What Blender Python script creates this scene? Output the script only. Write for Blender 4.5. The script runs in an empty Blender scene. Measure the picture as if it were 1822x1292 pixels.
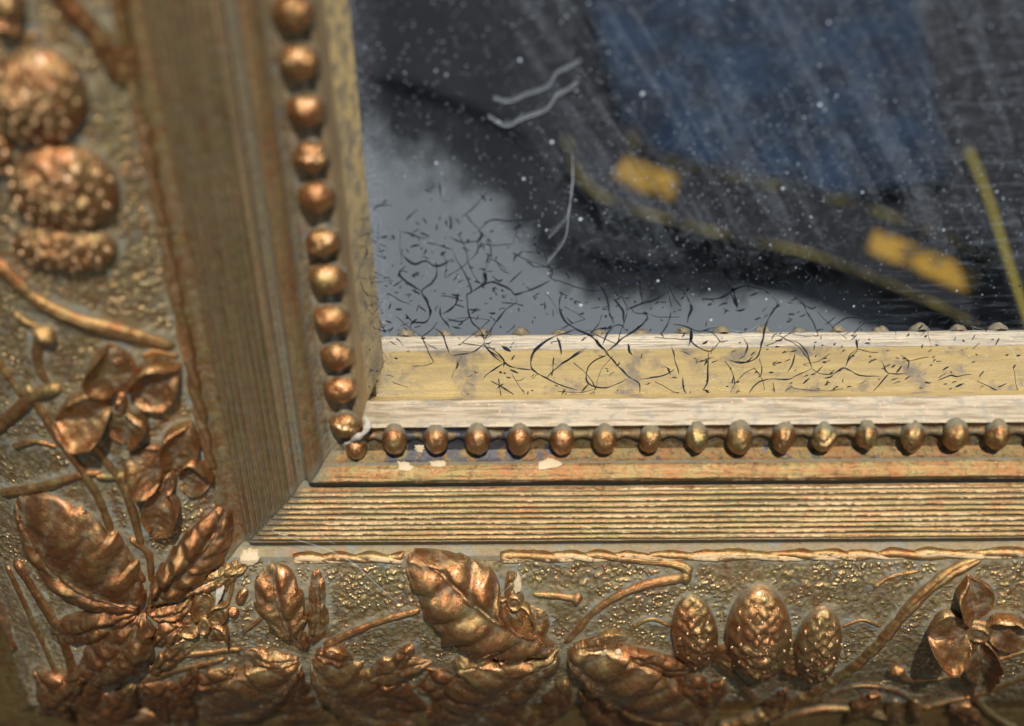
import bpy, math, random
import numpy as np
from mathutils import Matrix
random.seed(7); rng = np.random.RandomState(11)
S = bpy.context.scene
COL = S.collection
MM = 0.001

# ------------------------------------------------------------------ camera
# frame coordinates (mm): x right along the bottom rail, y up, z out of the glass
F_PX = 2462.7
CAM_A = (-0.6467, 0.0124, -0.0216)
CAM_C = np.array([36.861, 166.311, 196.879])
def rot3(a, b, c):
    ca, sa, cb, sb, cc, sc = np.cos(a), np.sin(a), np.cos(b), np.sin(b), np.cos(c), np.sin(c)
    Rx = np.array([[1, 0, 0], [0, ca, -sa], [0, sa, ca]]); Ry = np.array([[cb, 0, sb], [0, 1, 0], [-sb, 0, cb]])
    Rz = np.array([[cc, -sc, 0], [sc, cc, 0], [0, 0, 1]])
    return Rz @ Ry @ Rx
CM = rot3(*CAM_A)
cam = bpy.data.cameras.new('camera'); cam_o = bpy.data.objects.new('camera', cam); COL.objects.link(cam_o)
m = Matrix.Identity(4)
for i in range(3):
    for j in range(3): m[i][j] = CM[i, j]
    m[i][3] = CAM_C[i] * MM
UP = Matrix.Rotation(math.radians(90), 4, 'X')          # the mirror stands upright: frame y is up
cam_o.matrix_world = UP @ m
cam.sensor_width = 36; cam.lens = F_PX / 1822 * 36
cam.clip_start = 0.005; cam.clip_end = 200
cam.dof.use_dof = True; cam.dof.focus_distance = 0.271; cam.dof.aperture_fstop = 7.3
S.camera = cam_o

# ------------------------------------------------------------------ light
LD = np.array([0.09, 0.835, 0.54]); LD /= np.linalg.norm(LD)       # to the sun, frame coordinates
LW = (LD[0], -LD[2], LD[1])
W = bpy.data.worlds.new('World'); S.world = W; W.use_nodes = True
wn = W.node_tree; bg = wn.nodes['Background']
sky = wn.nodes.new('ShaderNodeTexSky'); sky.sky_type = 'NISHITA'; sky.sun_disc = False
sky.sun_elevation = math.asin(LW[2]); sky.sun_rotation = math.atan2(LW[0], LW[1])
wn.links.new(sky.outputs[0], bg.inputs[0]); bg.inputs[1].default_value = 0.07
sun = bpy.data.lights.new('sun', 'SUN'); sun.energy = 5.0; sun.angle = math.radians(0.5); sun.color = (1, .975, .94)
so = bpy.data.objects.new('sun', sun); COL.objects.link(so)
from mathutils import Vector
so.rotation_euler = Vector(LW).to_track_quat('Z', 'Y').to_euler(); so.location = Vector(LW) * 3
S.view_settings.view_transform = 'Standard'; S.view_settings.look = 'None'; S.view_settings.gamma = 1
S.view_settings.exposure = 0.08

# ------------------------------------------------------------------ numpy noise
def _h(ix, iy, s):
    n = (ix.astype(np.int64) * 374761393 + iy.astype(np.int64) * 668265263 + s * 974634777) & 0xffffffff
    n = ((n ^ (n >> 13)) * 1274126177) & 0xffffffff
    n = n ^ (n >> 16)
    return (n & 0xffff) / 65535.0
def vn(x, y, s=0):
    x = np.asarray(x, float); y = np.asarray(y, float)
    ix = np.floor(x); iy = np.floor(y); fx = x - ix; fy = y - iy
    fx = fx * fx * (3 - 2 * fx); fy = fy * fy * (3 - 2 * fy)
    a = _h(ix, iy, s); b = _h(ix + 1, iy, s); c = _h(ix, iy + 1, s); d = _h(ix + 1, iy + 1, s)
    return (a * (1 - fx) + b * fx) * (1 - fy) + (c * (1 - fx) + d * fx) * fy - .5
def fbm(x, y, s=0, o=3):
    r = 0
    for k in range(o): r = r + vn(x * 2 ** k, y * 2 ** k, s + 17 * k) / 2 ** k
    return r
def sm(x, a, b):
    t = np.clip((x - a) / (b - a), 0, 1); return t * t * (3 - 2 * t)

# ------------------------------------------------------------------ profile of the moulding (d = distance outward from the bead line)
ZM = -15.2                                              # silvered plane
PROF = [(-3.5, -7.4), (-3.35, -7.0), (-3.0, -4.6), (-2.75, -1.4), (-2.45, -.75), (-1.9, -.95), (-1.3, -1.5), (0, -1.7), (2.0, -1.4), (3.4, -1.0),
        (4.4, .5), (5.0, 1.8), (5.5, 2.65), (6.1, 3.3), (6.6, 3.7), (7.0, 3.85), (7.12, 3.6), (7.25, 3.62), (7.4, 3.68), (7.5, 3.3), (7.62, 3.3),
        (7.75, 2.8), (8.0, 2.0), (8.8, 1.3), (9.8, 1.7), (10.3, 2.8)]
GR = []
ng = 9
for k in range(ng):
    d0 = 10.3 + k * 1.07; zb = 3.0 + 3.2 * (k / ng) ** .8
    GR += [(d0 + .04, zb - .18), (d0 + .18, zb - .05), (d0 + .32, zb + .22), (d0 + .55, zb + .40), (d0 + .8, zb + .44), (d0 + .92, zb + .28), (d0 + 1.01, zb - .05)]
PROF += GR + [(19.9, 6.5), (20.15, 6.35), (20.4, 5.6), (20.9, 5.0), (21.6, 4.75), (22.6, 5.0), (23.4, 5.7), (24.0, 6.3), (25.2, 6.5),
        (27, 7.0), (31, 8.0), (36, 8.6), (41, 8.8), (47, 8.4), (54, 7.1), (61, 5.0), (68, 2.4), (74, -.2), (77, -1.5), (78.5, -2.3), (80, -3.0), (81, -3.4),
        (82, -3.7), (82.8, -3.9)]
for k in range(10):
    d0 = 83.0 + k * 1.25; zb = -4.0 - .42 * k
    PROF += [(d0, zb), (d0 + .35, zb + .2), (d0 + .75, zb + .2), (d0 + 1.1, zb - .05)]
PROF += [(96, -8.6), (98, -10), (99, -13), (99, -30)]
P_ = np.array(PROF)
fm = (P_[:, 0] >= -3.5) & (P_[:, 0] <= 98.9)
HD, HZ = P_[fm, 0], P_[fm, 1]
_dd = np.linspace(-3.5, 98.9, 4000); _zz = np.interp(_dd, HD, HZ)
_k = 60; _ker = np.hanning(_k); _ker /= _ker.sum()
_zs = np.convolve(np.pad(_zz, _k, mode='edge'), _ker, 'same')[_k:-_k]
_w = sm(_dd, 25, 28) * (1 - sm(_dd, 76, 78)); _zz = _zz * (1 - _w) + _zs * _w     # smooth field
def H(d): return np.interp(d, _dd, _zz)
def Hxy(x, y):                                          # ground the ornament is laid on; it runs on over the border
    d = np.maximum(-np.asarray(x), -np.asarray(y)); return np.where(d > 75, H(75.0) - .32 * (d - 75), H(d))

def ray(u, v):
    d = CM @ np.array([(u - 911) / F_PX, -(v - 646) / F_PX, -1.0]); return d
def at_z(u, v, z):
    d = ray(u, v); t = (z - CAM_C[2]) / d[2]; return CAM_C + d * t
def on(u, v, h=0.8):                                     # point of the picture on the relief, h mm above its ground
    z = 6.0
    for _ in range(30):
        p = at_z(u, v, z); zn = float(Hxy(p[0], p[1])) + h; z = z * .6 + zn * .4
    p = at_z(u, v, z); return p
def proj(P):
    d = (np.asarray(P, float) - CAM_C) @ CM
    return np.stack([911 + F_PX * d[:, 0] / -d[:, 2], 646 - F_PX * d[:, 1] / -d[:, 2]], 1)

# ------------------------------------------------------------------ object helpers
def props(o, **k):
    for a, b in k.items():
        if b is not None: o[a] = b
    return o
def link(name, me, mat, parent=None, **k):
    o = bpy.data.objects.new(name, me); COL.objects.link(o)
    if mat: me.materials.append(mat)
    if parent is not None: o.parent = parent
    return props(o, **k)
def raw(name, V, Fc, mat, parent=None, attrs=None, smooth=True, **k):
    me = bpy.data.meshes.new(name); V = np.asarray(V, np.float64)
    me.from_pydata((V * MM).tolist(), [], Fc if isinstance(Fc, list) else Fc.tolist())
    if attrs:
        for a, val in attrs.items():
            at = me.attributes.new(a, 'FLOAT', 'POINT'); at.data.foreach_set('value', np.asarray(val, np.float32).ravel())
    if smooth: me.polygons.foreach_set('use_smooth', np.ones(len(me.polygons), bool))
    me.update(); return link(name, me, mat, parent, **k)
def gridfaces(n, m, closed=False, off=0, flip=False):
    i = np.arange(n - 1)[:, None]; j = np.arange(m if closed else m - 1)[None, :]; j2 = (j + 1) % m
    f = np.stack([i * m + j, i * m + j2, (i + 1) * m + j2, (i + 1) * m + j], -1).reshape(-1, 4) + off
    return f[:, ::-1] if flip else f
def grid(name, V, mat, parent=None, attrs=None, closed=False, flip=False, **k):
    n, m = V.shape[:2]
    V2 = V.reshape(-1, 3); F = gridfaces(n, m, closed)
    me = bpy.data.meshes.new(name); nv, nf = len(V2), len(F)
    if flip: F = F[:, ::-1]
    me.vertices.add(nv); me.vertices.foreach_set('co', (V2 * MM).astype(np.float32).ravel())
    me.loops.add(nf * 4); me.loops.foreach_set('vertex_index', F.astype(np.int32).ravel())
    me.polygons.add(nf); me.polygons.foreach_set('loop_start', np.arange(0, nf * 4, 4, dtype=np.int32))
    me.polygons.foreach_set('loop_total', np.full(nf, 4, np.int32))
    me.polygons.foreach_set('use_smooth', np.ones(nf, bool))
    me.update(calc_edges=True)
    for a, val in (attrs or {}).items():
        at = me.attributes.new(a, 'FLOAT', 'POINT'); at.data.foreach_set('value', np.broadcast_to(val, (n, m)).astype(np.float32).ravel())
    return link(name, me, mat, parent, **k)

# ------------------------------------------------------------------ materials
class NT:
    def __init__(s, name):
        s.m = bpy.data.materials.new(name); s.m.use_nodes = True; s.t = s.m.node_tree; s.t.nodes.clear()
        s.out = s.t.nodes.new('ShaderNodeOutputMaterial')
        tc = s.t.nodes.new('ShaderNodeTexCoord'); s.pos = s.vscale(tc.outputs['Object'], (1000, 1000, 1000))
    def link(s, a, b): s.t.links.new(a, b)
    def put(s, inp, v):
        if isinstance(v, bpy.types.NodeSocket): s.link(v, inp)
        elif isinstance(v, (tuple, list)) and len(v) == 3 and inp.type == 'RGBA': inp.default_value = (*v, 1)
        else: inp.default_value = v
    def vscale(s, v, sc, rot=(0, 0, 0)):
        n = s.t.nodes.new('ShaderNodeMapping'); s.link(v, n.inputs[0]); n.inputs['Scale'].default_value = sc; n.inputs['Rotation'].default_value = rot
        return n.outputs[0]
    def noise(s, sc, det=3, rough=.55, vec=None, dist=0):
        n = s.t.nodes.new('ShaderNodeTexNoise'); s.link(vec or s.pos, n.inputs['Vector']); n.inputs['Scale'].default_value = sc
        n.inputs['Detail'].default_value = det; n.inputs['Roughness'].default_value = rough; n.inputs['Distortion'].default_value = dist
        return n.outputs['Fac']
    def vor(s, sc, out='Distance', feat='F1', vec=None, rnd=1):
        n = s.t.nodes.new('ShaderNodeTexVoronoi'); n.feature = feat; s.link(vec or s.pos, n.inputs['Vector']); n.inputs['Scale'].default_value = sc
        n.inputs['Randomness'].default_value = rnd
        return n.outputs[out]
    def math(s, op, a, b=0.0, c=None, clamp=False):
        n = s.t.nodes.new('ShaderNodeMath'); n.operation = op; n.use_clamp = clamp; s.put(n.inputs[0], a); s.put(n.inputs[1], b)
        if c is not None: s.put(n.inputs[2], c)
        return n.outputs[0]
    def ramp(s, v, a, b, lo=0.0, hi=1.0):
        n = s.t.nodes.new('ShaderNodeMapRange'); n.interpolation_type = 'SMOOTHSTEP'; s.put(n.inputs[0], v)
        for i, x in zip((1, 2, 3, 4), (a, b, lo, hi)): s.put(n.inputs[i], x)
        return n.outputs[0]
    def mix(s, f, a, b):
        n = s.t.nodes.new('ShaderNodeMix'); n.data_type = 'RGBA'; s.put(n.inputs[0], f); s.put(n.inputs[6], a); s.put(n.inputs[7], b); return n.outputs[2]
    def attr(s, name):
        n = s.t.nodes.new('ShaderNodeAttribute'); n.attribute_name = name; return n.outputs['Fac']
    def bump(s, h, dist=.001, strength=1.0):
        n = s.t.nodes.new('ShaderNodeBump'); s.put(n.inputs['Height'], h); n.inputs['Distance'].default_value = dist; n.inputs['Strength'].default_value = strength
        return n.outputs[0]
    def pbr(s, col, rough=.5, metal=0.0, normal=None, spec=.5, coat=0.0):
        n = s.t.nodes.new('ShaderNodeBsdfPrincipled'); s.put(n.inputs['Base Color'], col); s.put(n.inputs['Roughness'], rough); s.put(n.inputs['Metallic'], metal)
        s.put(n.inputs['Specular IOR Level'], spec)
        if normal: s.link(normal, n.inputs['Normal'])
        if coat: n.inputs['Coat Weight'].default_value = coat; n.inputs['Coat Roughness'].default_value = .25
        return n.outputs[0]
    def mixs(s, f, a, b):
        n = s.t.nodes.new('ShaderNodeMixShader'); s.put(n.inputs[0], f); s.link(a, n.inputs[1]); s.link(b, n.inputs[2]); return n.outputs[0]
    def done(s, sh): s.link(sh, s.out.inputs[0]); return s.m

COPPER = (.36, .14, .045); GOLD = (.35, .262, .095); DARK = (.07, .05, .026); CREAM = (.62, .46, .26); DUST = (.22, .188, .118)
def bronze(name, gold=.5, dust=0.0, cream=0.0, gran=0.0, streak=None, rough=.36, metal=.85, dark=.3, stain=0.0, dc=1.0, coat=0.0, sk=2.0, val=1.0):
    n = NT(name)
    base = n.pos
    big = n.noise(.13, 3); med = n.noise(.55, 4); fine = n.noise(3.2, 4, .65); spark = n.noise(9.0, 2, .7)
    A_w, A_d, A_g = n.attr('wear'), n.attr('dust'), n.attr('gran')
    if streak:
        sv = n.vscale(n.pos, streak); st = n.noise(1.0, 3, .6, vec=sv)
    g = n.math('ADD', n.math('MULTIPLY', n.math('SUBTRACT', med, .5), 2.2), gold)
    g = n.math('ADD', g, n.math('MULTIPLY', n.math('SUBTRACT', big, .5), 2.0))
    if streak: g = n.math('ADD', g, n.math('MULTIPLY', n.math('SUBTRACT', st, .5), sk))
    col = n.mix(n.math('MULTIPLY', g, 1.0, clamp=True), COPPER, GOLD)
    dk = n.ramp(n.math('ADD', n.noise(.8, 4, .6), n.math('MULTIPLY', n.math('SUBTRACT', fine, .5), .4)), .50, .72)
    col = n.mix(n.math('MULTIPLY', dk, dark), col, DARK)
    if val != 1.0: col = n.mix(1 - val, col, (.03, .024, .014))
    wearg = n.math('MULTIPLY', A_w, .7 * val, clamp=True)
    col = n.mix(wearg, col, (.55, .34, .17))
    # granules of the stippled ground
    vg = n.vor(1.15, 'Distance', 'SMOOTH_F1', vec=n.vscale(n.pos, (1, 1, .7)))
    gm = n.ramp(vg, .48, .18)
    patch = n.ramp(n.noise(.21, 2), .38, .60)
    gmask = n.math('MULTIPLY', n.math('MULTIPLY', gm, A_g), n.math('ADD', n.math('MULTIPLY', patch, .75), .25))
    if gran:
        col = n.mix(n.math('MULTIPLY', gmask, .7), col, (.66, .50, .27))
    h = n.math('MULTIPLY', fine, .10)
    h = n.math('ADD', h, n.math('MULTIPLY', spark, .055))
    h = n.math('ADD', h, n.math('MULTIPLY', med, .25))
    if gran: h = n.math('ADD', h, n.math('MULTIPLY', gmask, gran))
    if streak: h = n.math('ADD', h, n.math('MULTIPLY', st, .10))
    nm = n.bump(h)
    rg = n.math('ADD', n.math('MULTIPLY', med, .35), rough - .17)
    sh = n.pbr(col, rg, metal, nm, coat=coat)
    # dust lying in the hollows; a darker tone in the reed grooves
    dcol = n.mix(n.noise(1.4, 3), tuple(x * dc for x in DUST), tuple(x * dc for x in (.11, .09, .055))); dcol = n.mix(n.ramp(n.noise(.3, 2), .5, .7, 0, .5 if dc < 1.2 else .9), dcol, tuple(x * dc for x in (.145, .155, .135)))
    dsh = n.pbr(dcol, .85, 0.0, nm, .2)
    df = n.math('ADD', n.math('MULTIPLY', A_d, 1.15), n.math('MULTIPLY', n.math('SUBTRACT', n.noise(.9, 5, .65), .5), 1.5))
    df = n.math('ADD', df, dust)
    df = n.math('SUBTRACT', df, n.math('MULTIPLY', gmask, .8 if gran else 0.0))
    df = n.math('SUBTRACT', df, n.math('MULTIPLY', A_w, .6))
    df = n.ramp(df, .15, .95, 0, .88)
    sh = n.mixs(df, sh, dsh)
    if stain:
        sx = n.t.nodes.new('ShaderNodeSeparateXYZ'); n.link(n.pos, sx.inputs[0])
        near = n.math('MULTIPLY', n.ramp(sx.outputs[0], 5, 9), n.ramp(sx.outputs[0], 44, 26))
        s1 = n.ramp(n.math('ADD', n.noise(.33, 4, .6), n.math('MULTIPLY', near, .16)), .60, .66)
        sh = n.mixs(n.math('MULTIPLY', s1, stain), sh, n.pbr((.022, .02, .026), .3, 0.0, nm, .6))
    if cream:
        cn = n.math('ADD', n.math('MULTIPLY', A_w, .42), n.math('MULTIPLY', n.noise(.75, 5, .68), .9))
        if gran: cn = n.math('ADD', cn, n.math('MULTIPLY', n.math('MULTIPLY', gmask, patch), .30))
        cm = n.ramp(cn, .86 - cream, .90 - cream)
        csh = n.pbr(n.mix(n.noise(2.5, 3), CREAM, (.50, .34, .17)), .65, 0.0, n.bump(n.math('MULTIPLY', fine, .05)), .3)
        sh = n.mixs(cm, sh, csh)
    return n.done(sh)

M_field = bronze('stippled_bronze_ground', dc=1.35, gold=.66, dust=.36, cream=.08, gran=.32, dark=.6, rough=.36)
M_rail = bronze('reeded_gilding', val=.70, gold=.72, dust=.08, cream=.01, streak=(.05, 2.2, 2.2), dark=.45, rough=.38, sk=1.2, dc=.55)  # grooves get a darker tone than the crests
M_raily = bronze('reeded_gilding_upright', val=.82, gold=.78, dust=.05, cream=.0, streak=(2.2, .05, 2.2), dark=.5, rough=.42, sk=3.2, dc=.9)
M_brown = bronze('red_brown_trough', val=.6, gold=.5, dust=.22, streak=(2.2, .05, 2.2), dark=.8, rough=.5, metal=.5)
M_leaf = bronze('copper_bronze_leaf', gold=.30, dust=.12, cream=.07, dark=.45, rough=.28, coat=.25)
M_leaf2 = bronze('dark_copper_leaf', val=.8, gold=.10, dust=.06, cream=.0, dark=.5, rough=.34, coat=.15)
M_stem = bronze('copper_bronze_stem', gold=.4, dust=.05, cream=.0, dark=.25, rough=.36)
M_cord = bronze('rubbed_gold_cord', gold=.5, dust=.0, cream=.10, dark=.2, rough=.38)
M_berry = bronze('copper_berry', gold=.35, dust=.12, cream=.0, dark=.3, rough=.30, coat=.4)
M_bead = bronze('polished_copper_bead', gold=.2, dust=.02, cream=-.05, dark=.15, rough=.27, coat=.3)
M_bead2 = bronze('polished_gold_bead', gold=.5, dust=.12, cream=-.05, dark=.55, rough=.27)

def simple(name, col, rough=.7, metal=0, bumpa=.05, sc=2.0, col2=None, spec=.4):
    n = NT(name); f = n.noise(sc, 4, .6)
    c = n.mix(f, col, col2 or tuple(x * .75 for x in col))
    return n.done(n.pbr(c, rough, metal, n.bump(n.math('MULTIPLY', f, bumpa)), spec))
M_gesso = simple('bare_cream_gesso', (.56, .43, .25), .6)
M_white = simple('white_filler', (.56, .50, .40), .9, bumpa=.5, sc=3, spec=.1)
M_seed = simple('rubbed_seed', (.52, .31, .15), .34, .6, spec=.6)
M_hair = simple('pale_fibre', (.62, .66, .68), .5)
M_crack = simple('silvering_crack', (.014, .015, .018), .8, col2=(.02, .03, .045), sc=.2, spec=.1)

def lip_material():
    n = NT('worn_gilded_lip')
    st = n.noise(1.0, 4, .6, vec=n.vscale(n.pos, (.12, 1.6, 1.6))); fine = n.noise(3, 4, .6)
    g = n.mix(n.ramp(st, .35, .6), (.24, .18, .10), (.37, .295, .19)); g = n.mix(n.ramp(n.noise(.4, 4), .52, .66), g, (.25, .21, .15))
    g = n.mix(n.ramp(n.noise(1.1, 4), .6, .7), g, (.52, .30, .2))
    nm = n.bump(n.math('ADD', n.math('MULTIPLY', st, .2), n.math('MULTIPLY', fine, .08)))
    return n.done(n.pbr(g, n.ramp(st, .3, .7, .3, .55), .25, nm, .6))
M_lip = lip_material()
def slip_material():
    n = NT('yellow_gilded_slip')
    st = n.noise(1.0, 4, .65, vec=n.vscale(n.pos, (.10, 1.2, 1.2))); fine = n.noise(2.4, 4, .6)
    g = n.mix(n.ramp(st, .3, .7), (.46, .31, .095), (.34, .225, .075)); g = n.mix(n.ramp(n.noise(.16, 4, .6), .5, .68), g, (.17, .12, .07))
    return n.done(n.pbr(g, .5, .1, n.bump(n.math('MULTIPLY', fine, .1)), .5))
M_slip = slip_material()
def lipy():
    n = NT('tan_side_lip'); st = n.noise(1.0, 4, .6, vec=n.vscale(n.pos, (2.4, .10, 1.2)))
    g = n.mix(n.ramp(st, .35, .65), (.40, .27, .12), (.24, .155, .07)); return n.done(n.pbr(g, .5, .35, n.bump(n.math('MULTIPLY', st, .2)), .5))
M_lipy = lipy()
def slipy():
    n = NT('mottled_side_slip'); a = n.noise(.35, 5, .65); b = n.noise(1.6, 4, .7); sx = n.t.nodes.new('ShaderNodeSeparateXYZ'); n.link(n.pos, sx.inputs[0])
    up = n.ramp(sx.outputs[1], 30, 75)
    g = n.mix(n.ramp(a, .4, .6), (.20, .16, .095), (.36, .26, .12)); g = n.mix(n.math('MULTIPLY', up, n.ramp(a, .35, .6)), g, (.55, .38, .14)); g = n.mix(n.ramp(b, .58, .72), g, (.42, .40, .34)); g = n.mix(n.ramp(b, .42, .30), g, (.07, .06, .05))
    return n.done(n.pbr(g, .55, 0, n.bump(n.math('MULTIPLY', b, .2)), .4))
M_slipy2 = slipy()
M_slipy = bronze('dusty_side_slip', gold=1.3, dust=.30, dark=.5, rough=.5, metal=.1, dc=1.3, cream=.0)

def glass_material():
    n = NT('aged_mirror_silvering')
    gl = n.t.nodes.new('ShaderNodeBsdfGlossy')
    tint = n.mix(n.noise(.05, 3), (.80, .83, .85), (.88, .90, .92)); n.put(gl.inputs['Color'], tint)
    n.put(gl.inputs['Roughness'], 0.012)
    # dusty film with wiped streaks, grains and smears
    film = n.noise(.06, 4, .6)
    rpos = n.vscale(n.pos, (1, 1, 1), (0, 0, math.radians(-30)))
    s1 = n.noise(1.0, 4, .62, vec=n.vscale(rpos, (.42, .03, 1)), dist=.5)
    s2 = n.noise(1.0, 4, .7, vec=n.vscale(n.pos, (.10, .9, 1), (0, 0, math.radians(4))))
    s3 = n.noise(.5, 5, .7, dist=1.2)
    sx = n.t.nodes.new('ShaderNodeSeparateXYZ'); n.link(n.pos, sx.inputs[0])
    X, Y = sx.outputs[0], sx.outputs[1]
    right = n.ramp(n.math('ADD', X, n.math('MULTIPLY', Y, .25)), 42, 60)
    high = n.ramp(Y, 22, 42)
    f = n.math('MULTIPLY', n.ramp(n.math('ADD', s1, n.math('MULTIPLY', n.math('SUBTRACT', s3, .5), .25)), .42, .76), n.math('MULTIPLY', right, high))
    f = n.math('MULTIPLY', f, .09)
    mott = n.math('MULTIPLY', n.ramp(s3, .44, .74), n.math('MULTIPLY', right, n.ramp(Y, 20, 34)))
    f = n.math('ADD', f, n.math('MULTIPLY', mott, .075))
    f = n.math('ADD', f, n.math('MULTIPLY', n.math('MULTIPLY', n.ramp(s2, .5, .75), n.ramp(X, 90, 110)), .10))
    f = n.math('ADD', f, n.math('MULTIPLY', n.ramp(film, .3, .75), .015))
    f = n.math('ADD', f, n.math('MULTIPLY', n.math('MULTIPLY', n.ramp(X, 12, 4), n.ramp(n.noise(1.8, 4, .7), .4, .7)), .28))
    f = n.math('ADD', f, n.math('MULTIPLY', n.math('MULTIPLY', n.ramp(Y, 7, 1), n.ramp(n.noise(1.4, 4, .7), .45, .75)), .22))
    def grains(sc, r, keep, off):
        v = n.vscale(n.pos, (1, 1, 1)); mp = v.node; mp.inputs['Location'].default_value = (off, off * 2, 0)
        vo = n.t.nodes.new('ShaderNodeTexVoronoi'); n.link(v, vo.inputs['Vector']); vo.inputs['Scale'].default_value = sc
        sp = n.t.nodes.new('ShaderNodeSeparateColor'); n.link(vo.outputs['Color'], sp.inputs[0])
        k = n.ramp(sp.outputs[0], keep, 1.0, 0, 1); rr = n.math('MULTIPLY', k, r)
        return n.ramp(vo.outputs['Distance'], n.math('MULTIPLY', rr, 1.0), n.math('MULTIPLY', rr, .6))
    dens = n.math('ADD', n.math('MULTIPLY', n.ramp(n.noise(.09, 3), .35, .65), .6), .4)
    g1 = grains(1.5, .30, .35, 3.0); g2 = grains(.6, .17, .45, 7.0); g3 = grains(.2, .085, .35, 1.0)
    f = n.math('ADD', f, n.math('MULTIPLY', n.math('MULTIPLY', g1, dens), n.ramp(Y, 14, 40, .18, .5)))
    f = n.math('ADD', f, n.math('MULTIPLY', g2, n.ramp(n.noise(.12, 3), .4, .62, .0, .8))); f = n.math('ADD', f, n.math('MULTIPLY', g3, .9), clamp=True)
    d = n.t.nodes.new('ShaderNodeBsdfDiffuse'); n.put(d.inputs[0], (.52, .58, .64))
    return n.done(n.mixs(n.math('MINIMUM', f, .95), gl.outputs[0], d.outputs[0]))
M_glass = glass_material()

# ------------------------------------------------------------------ ornaments: geometry first, then the rails get skirts round them
G0 = (-96.0, -96.0); GS = .3; GN = (880, 680)            # raster (x,y) of ornament cover
cover = np.zeros(GN, np.float32)
def splat(V):
    ix = ((V[..., 0] - G0[0]) / GS).astype(int).ravel(); iy = ((V[..., 1] - G0[1]) / GS).astype(int).ravel()
    ok = (ix > 1) & (iy > 1) & (ix < GN[0] - 2) & (iy < GN[1] - 2) & ((V[..., 2].ravel() - Hxy(V[..., 0].ravel(), V[..., 1].ravel())) > .1)
    for a in (0, 1):
        for b in (0, 1): cover[ix[ok] + a, iy[ok] + b] = 1

root = bpy.data.objects.new('ornate_mirror', None); COL.objects.link(root); root.rotation_euler = (math.radians(90), 0, 0)
props(root, label='old gilded mirror in a bronze leaf and berry relief frame with a beaded inner edge', category='mirror')

def resamp(P, n, smooth=True):
    P = np.asarray(P, float)
    if smooth and len(P) > 2:                               # catmull-rom
        Q = []
        E = np.vstack([2 * P[0] - P[1], P, 2 * P[-1] - P[-2]])
        for i in range(1, len(E) - 2):
            t = np.linspace(0, 1, 12, endpoint=False)[:, None]
            a, b, c, d = E[i - 1], E[i], E[i + 1], E[i + 2]
            Q.append(.5 * ((2 * b) + (-a + c) * t + (2 * a - 5 * b + 4 * c - d) * t ** 2 + (-a + 3 * b - 3 * c + d) * t ** 3))
        P = np.vstack(Q + [P[-1:]])
    L = np.concatenate([[0], np.cumsum(np.linalg.norm(np.diff(P, axis=0), axis=1))])
    s = np.linspace(0, L[-1], n); return np.stack([np.interp(s, L, P[:, k]) for k in range(P.shape[1])], 1)
def path(px, n, h=.8): return resamp([on(u, v, h)[:2] for u, v in px], n)

VS = np.array([0, .025, .05, .09, .15, .23, .32, .42, .52, .62, .71, .79, .86, .91, .95, .975, 1.0])
def leaf(left, mid, right, hgt=2.2, teeth=5, tooth=.14, vein=.22, fold=.25, rib=.3, mat=None, seed=0, name='leaf', parent=None, n=64, tipdrop=.5, cupped=0, **k):
    Lp, Mp, Rp = (path(p, n) for p in (left, mid, right))
    u = np.linspace(0, 1, n)[:, None]
    rows = []; wear = []; dst = []
    hgt = hgt * 1.4; env = np.sin(np.pi * np.clip(u * .92 + .04, 0, 1)) ** .45 * (1 - tipdrop * u ** 3)
    for side, Sd in ((-1, Lp), (1, Rp)):
        v = VS[None, :] if side > 0 else VS[None, ::-1][:, :-1]
        ph = teeth * u + .35 * side + seed
        saw = (ph % 1.0)
        t = 1 + tooth * (saw - .5) * 2.6 * (v ** 2) * sm(u, 0, .15) * (1.05 - u)
        xy = Mp[:, None, :] + (Sd - Mp)[:, None, :] * (v * t)[..., None]
        bulge = np.abs(np.sin(np.pi * (ph - .55 * v))) ** .8
        dome = (1 - fold) + fold * np.sin(np.pi * np.clip(v * 1.05, 0, 1)) ** 1.0
        edge = 1 - .55 * v ** 3
        if cupped: dome = (1 - cupped) + cupped * v ** 2.2 + .16 * np.exp(-((v - .9) / .07) ** 2); edge = 1 + .45 * side * v
        h = hgt * env * (dome * edge + vein * (bulge - .5) * sm(v, .08, .4) * (1 - sm(v, .9, 1)))
        ribm = np.exp(-(v / .035) ** 2) * (1 - u * .6)
        h = h + .22 * hgt * env * v * side * (1 if seed % 2 else -1)
        h = h + 1.5 * rib * ribm * (env > .2) - .22 * rib * np.exp(-((v - .11) / .05) ** 2)
        rim = np.exp(-((v - .93) / .035) ** 2)
        h = h + .12 * rim
        drop = sm(v, .955, 1.0)
        h = h * (1 - drop) + (-.9) * drop
        h = h * sm(u, 0.0, .03) + (-.3) * (1 - sm(u, 0, .03))
        h = np.where(u > .985, -.8, h)
        nz = fbm(xy[..., 0] * .35 + seed * 9, xy[..., 1] * .35, 3 + seed) * .7 + fbm(xy[..., 0] * 1.3, xy[..., 1] * 1.3, 5 + seed) * .22
        h = h + nz * (1 - drop) * 1.15
        z = Hxy(xy[..., 0], xy[..., 1]) + h
        rows.append(np.concatenate([xy, z[..., None]], -1))
        wear.append(np.clip(ribm * .9 + rim * .45 * (vn(xy[..., 0] * .6, xy[..., 1] * .6, 9) + .6), 0, 1) * np.ones_like(h))
        dst.append(np.clip(.34 * (1 - np.clip(h / hgt, 0, 1)) + .25 * np.exp(-((v - .11) / .05) ** 2) + .3 * (.5 - bulge), 0, 1))
    V = np.concatenate(rows, 1); splat(V)
    return grid(name, V, mat or M_leaf, parent or root, dict(wear=np.concatenate(wear, 1), dust=np.concatenate(dst, 1), gran=0), **k)

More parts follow.
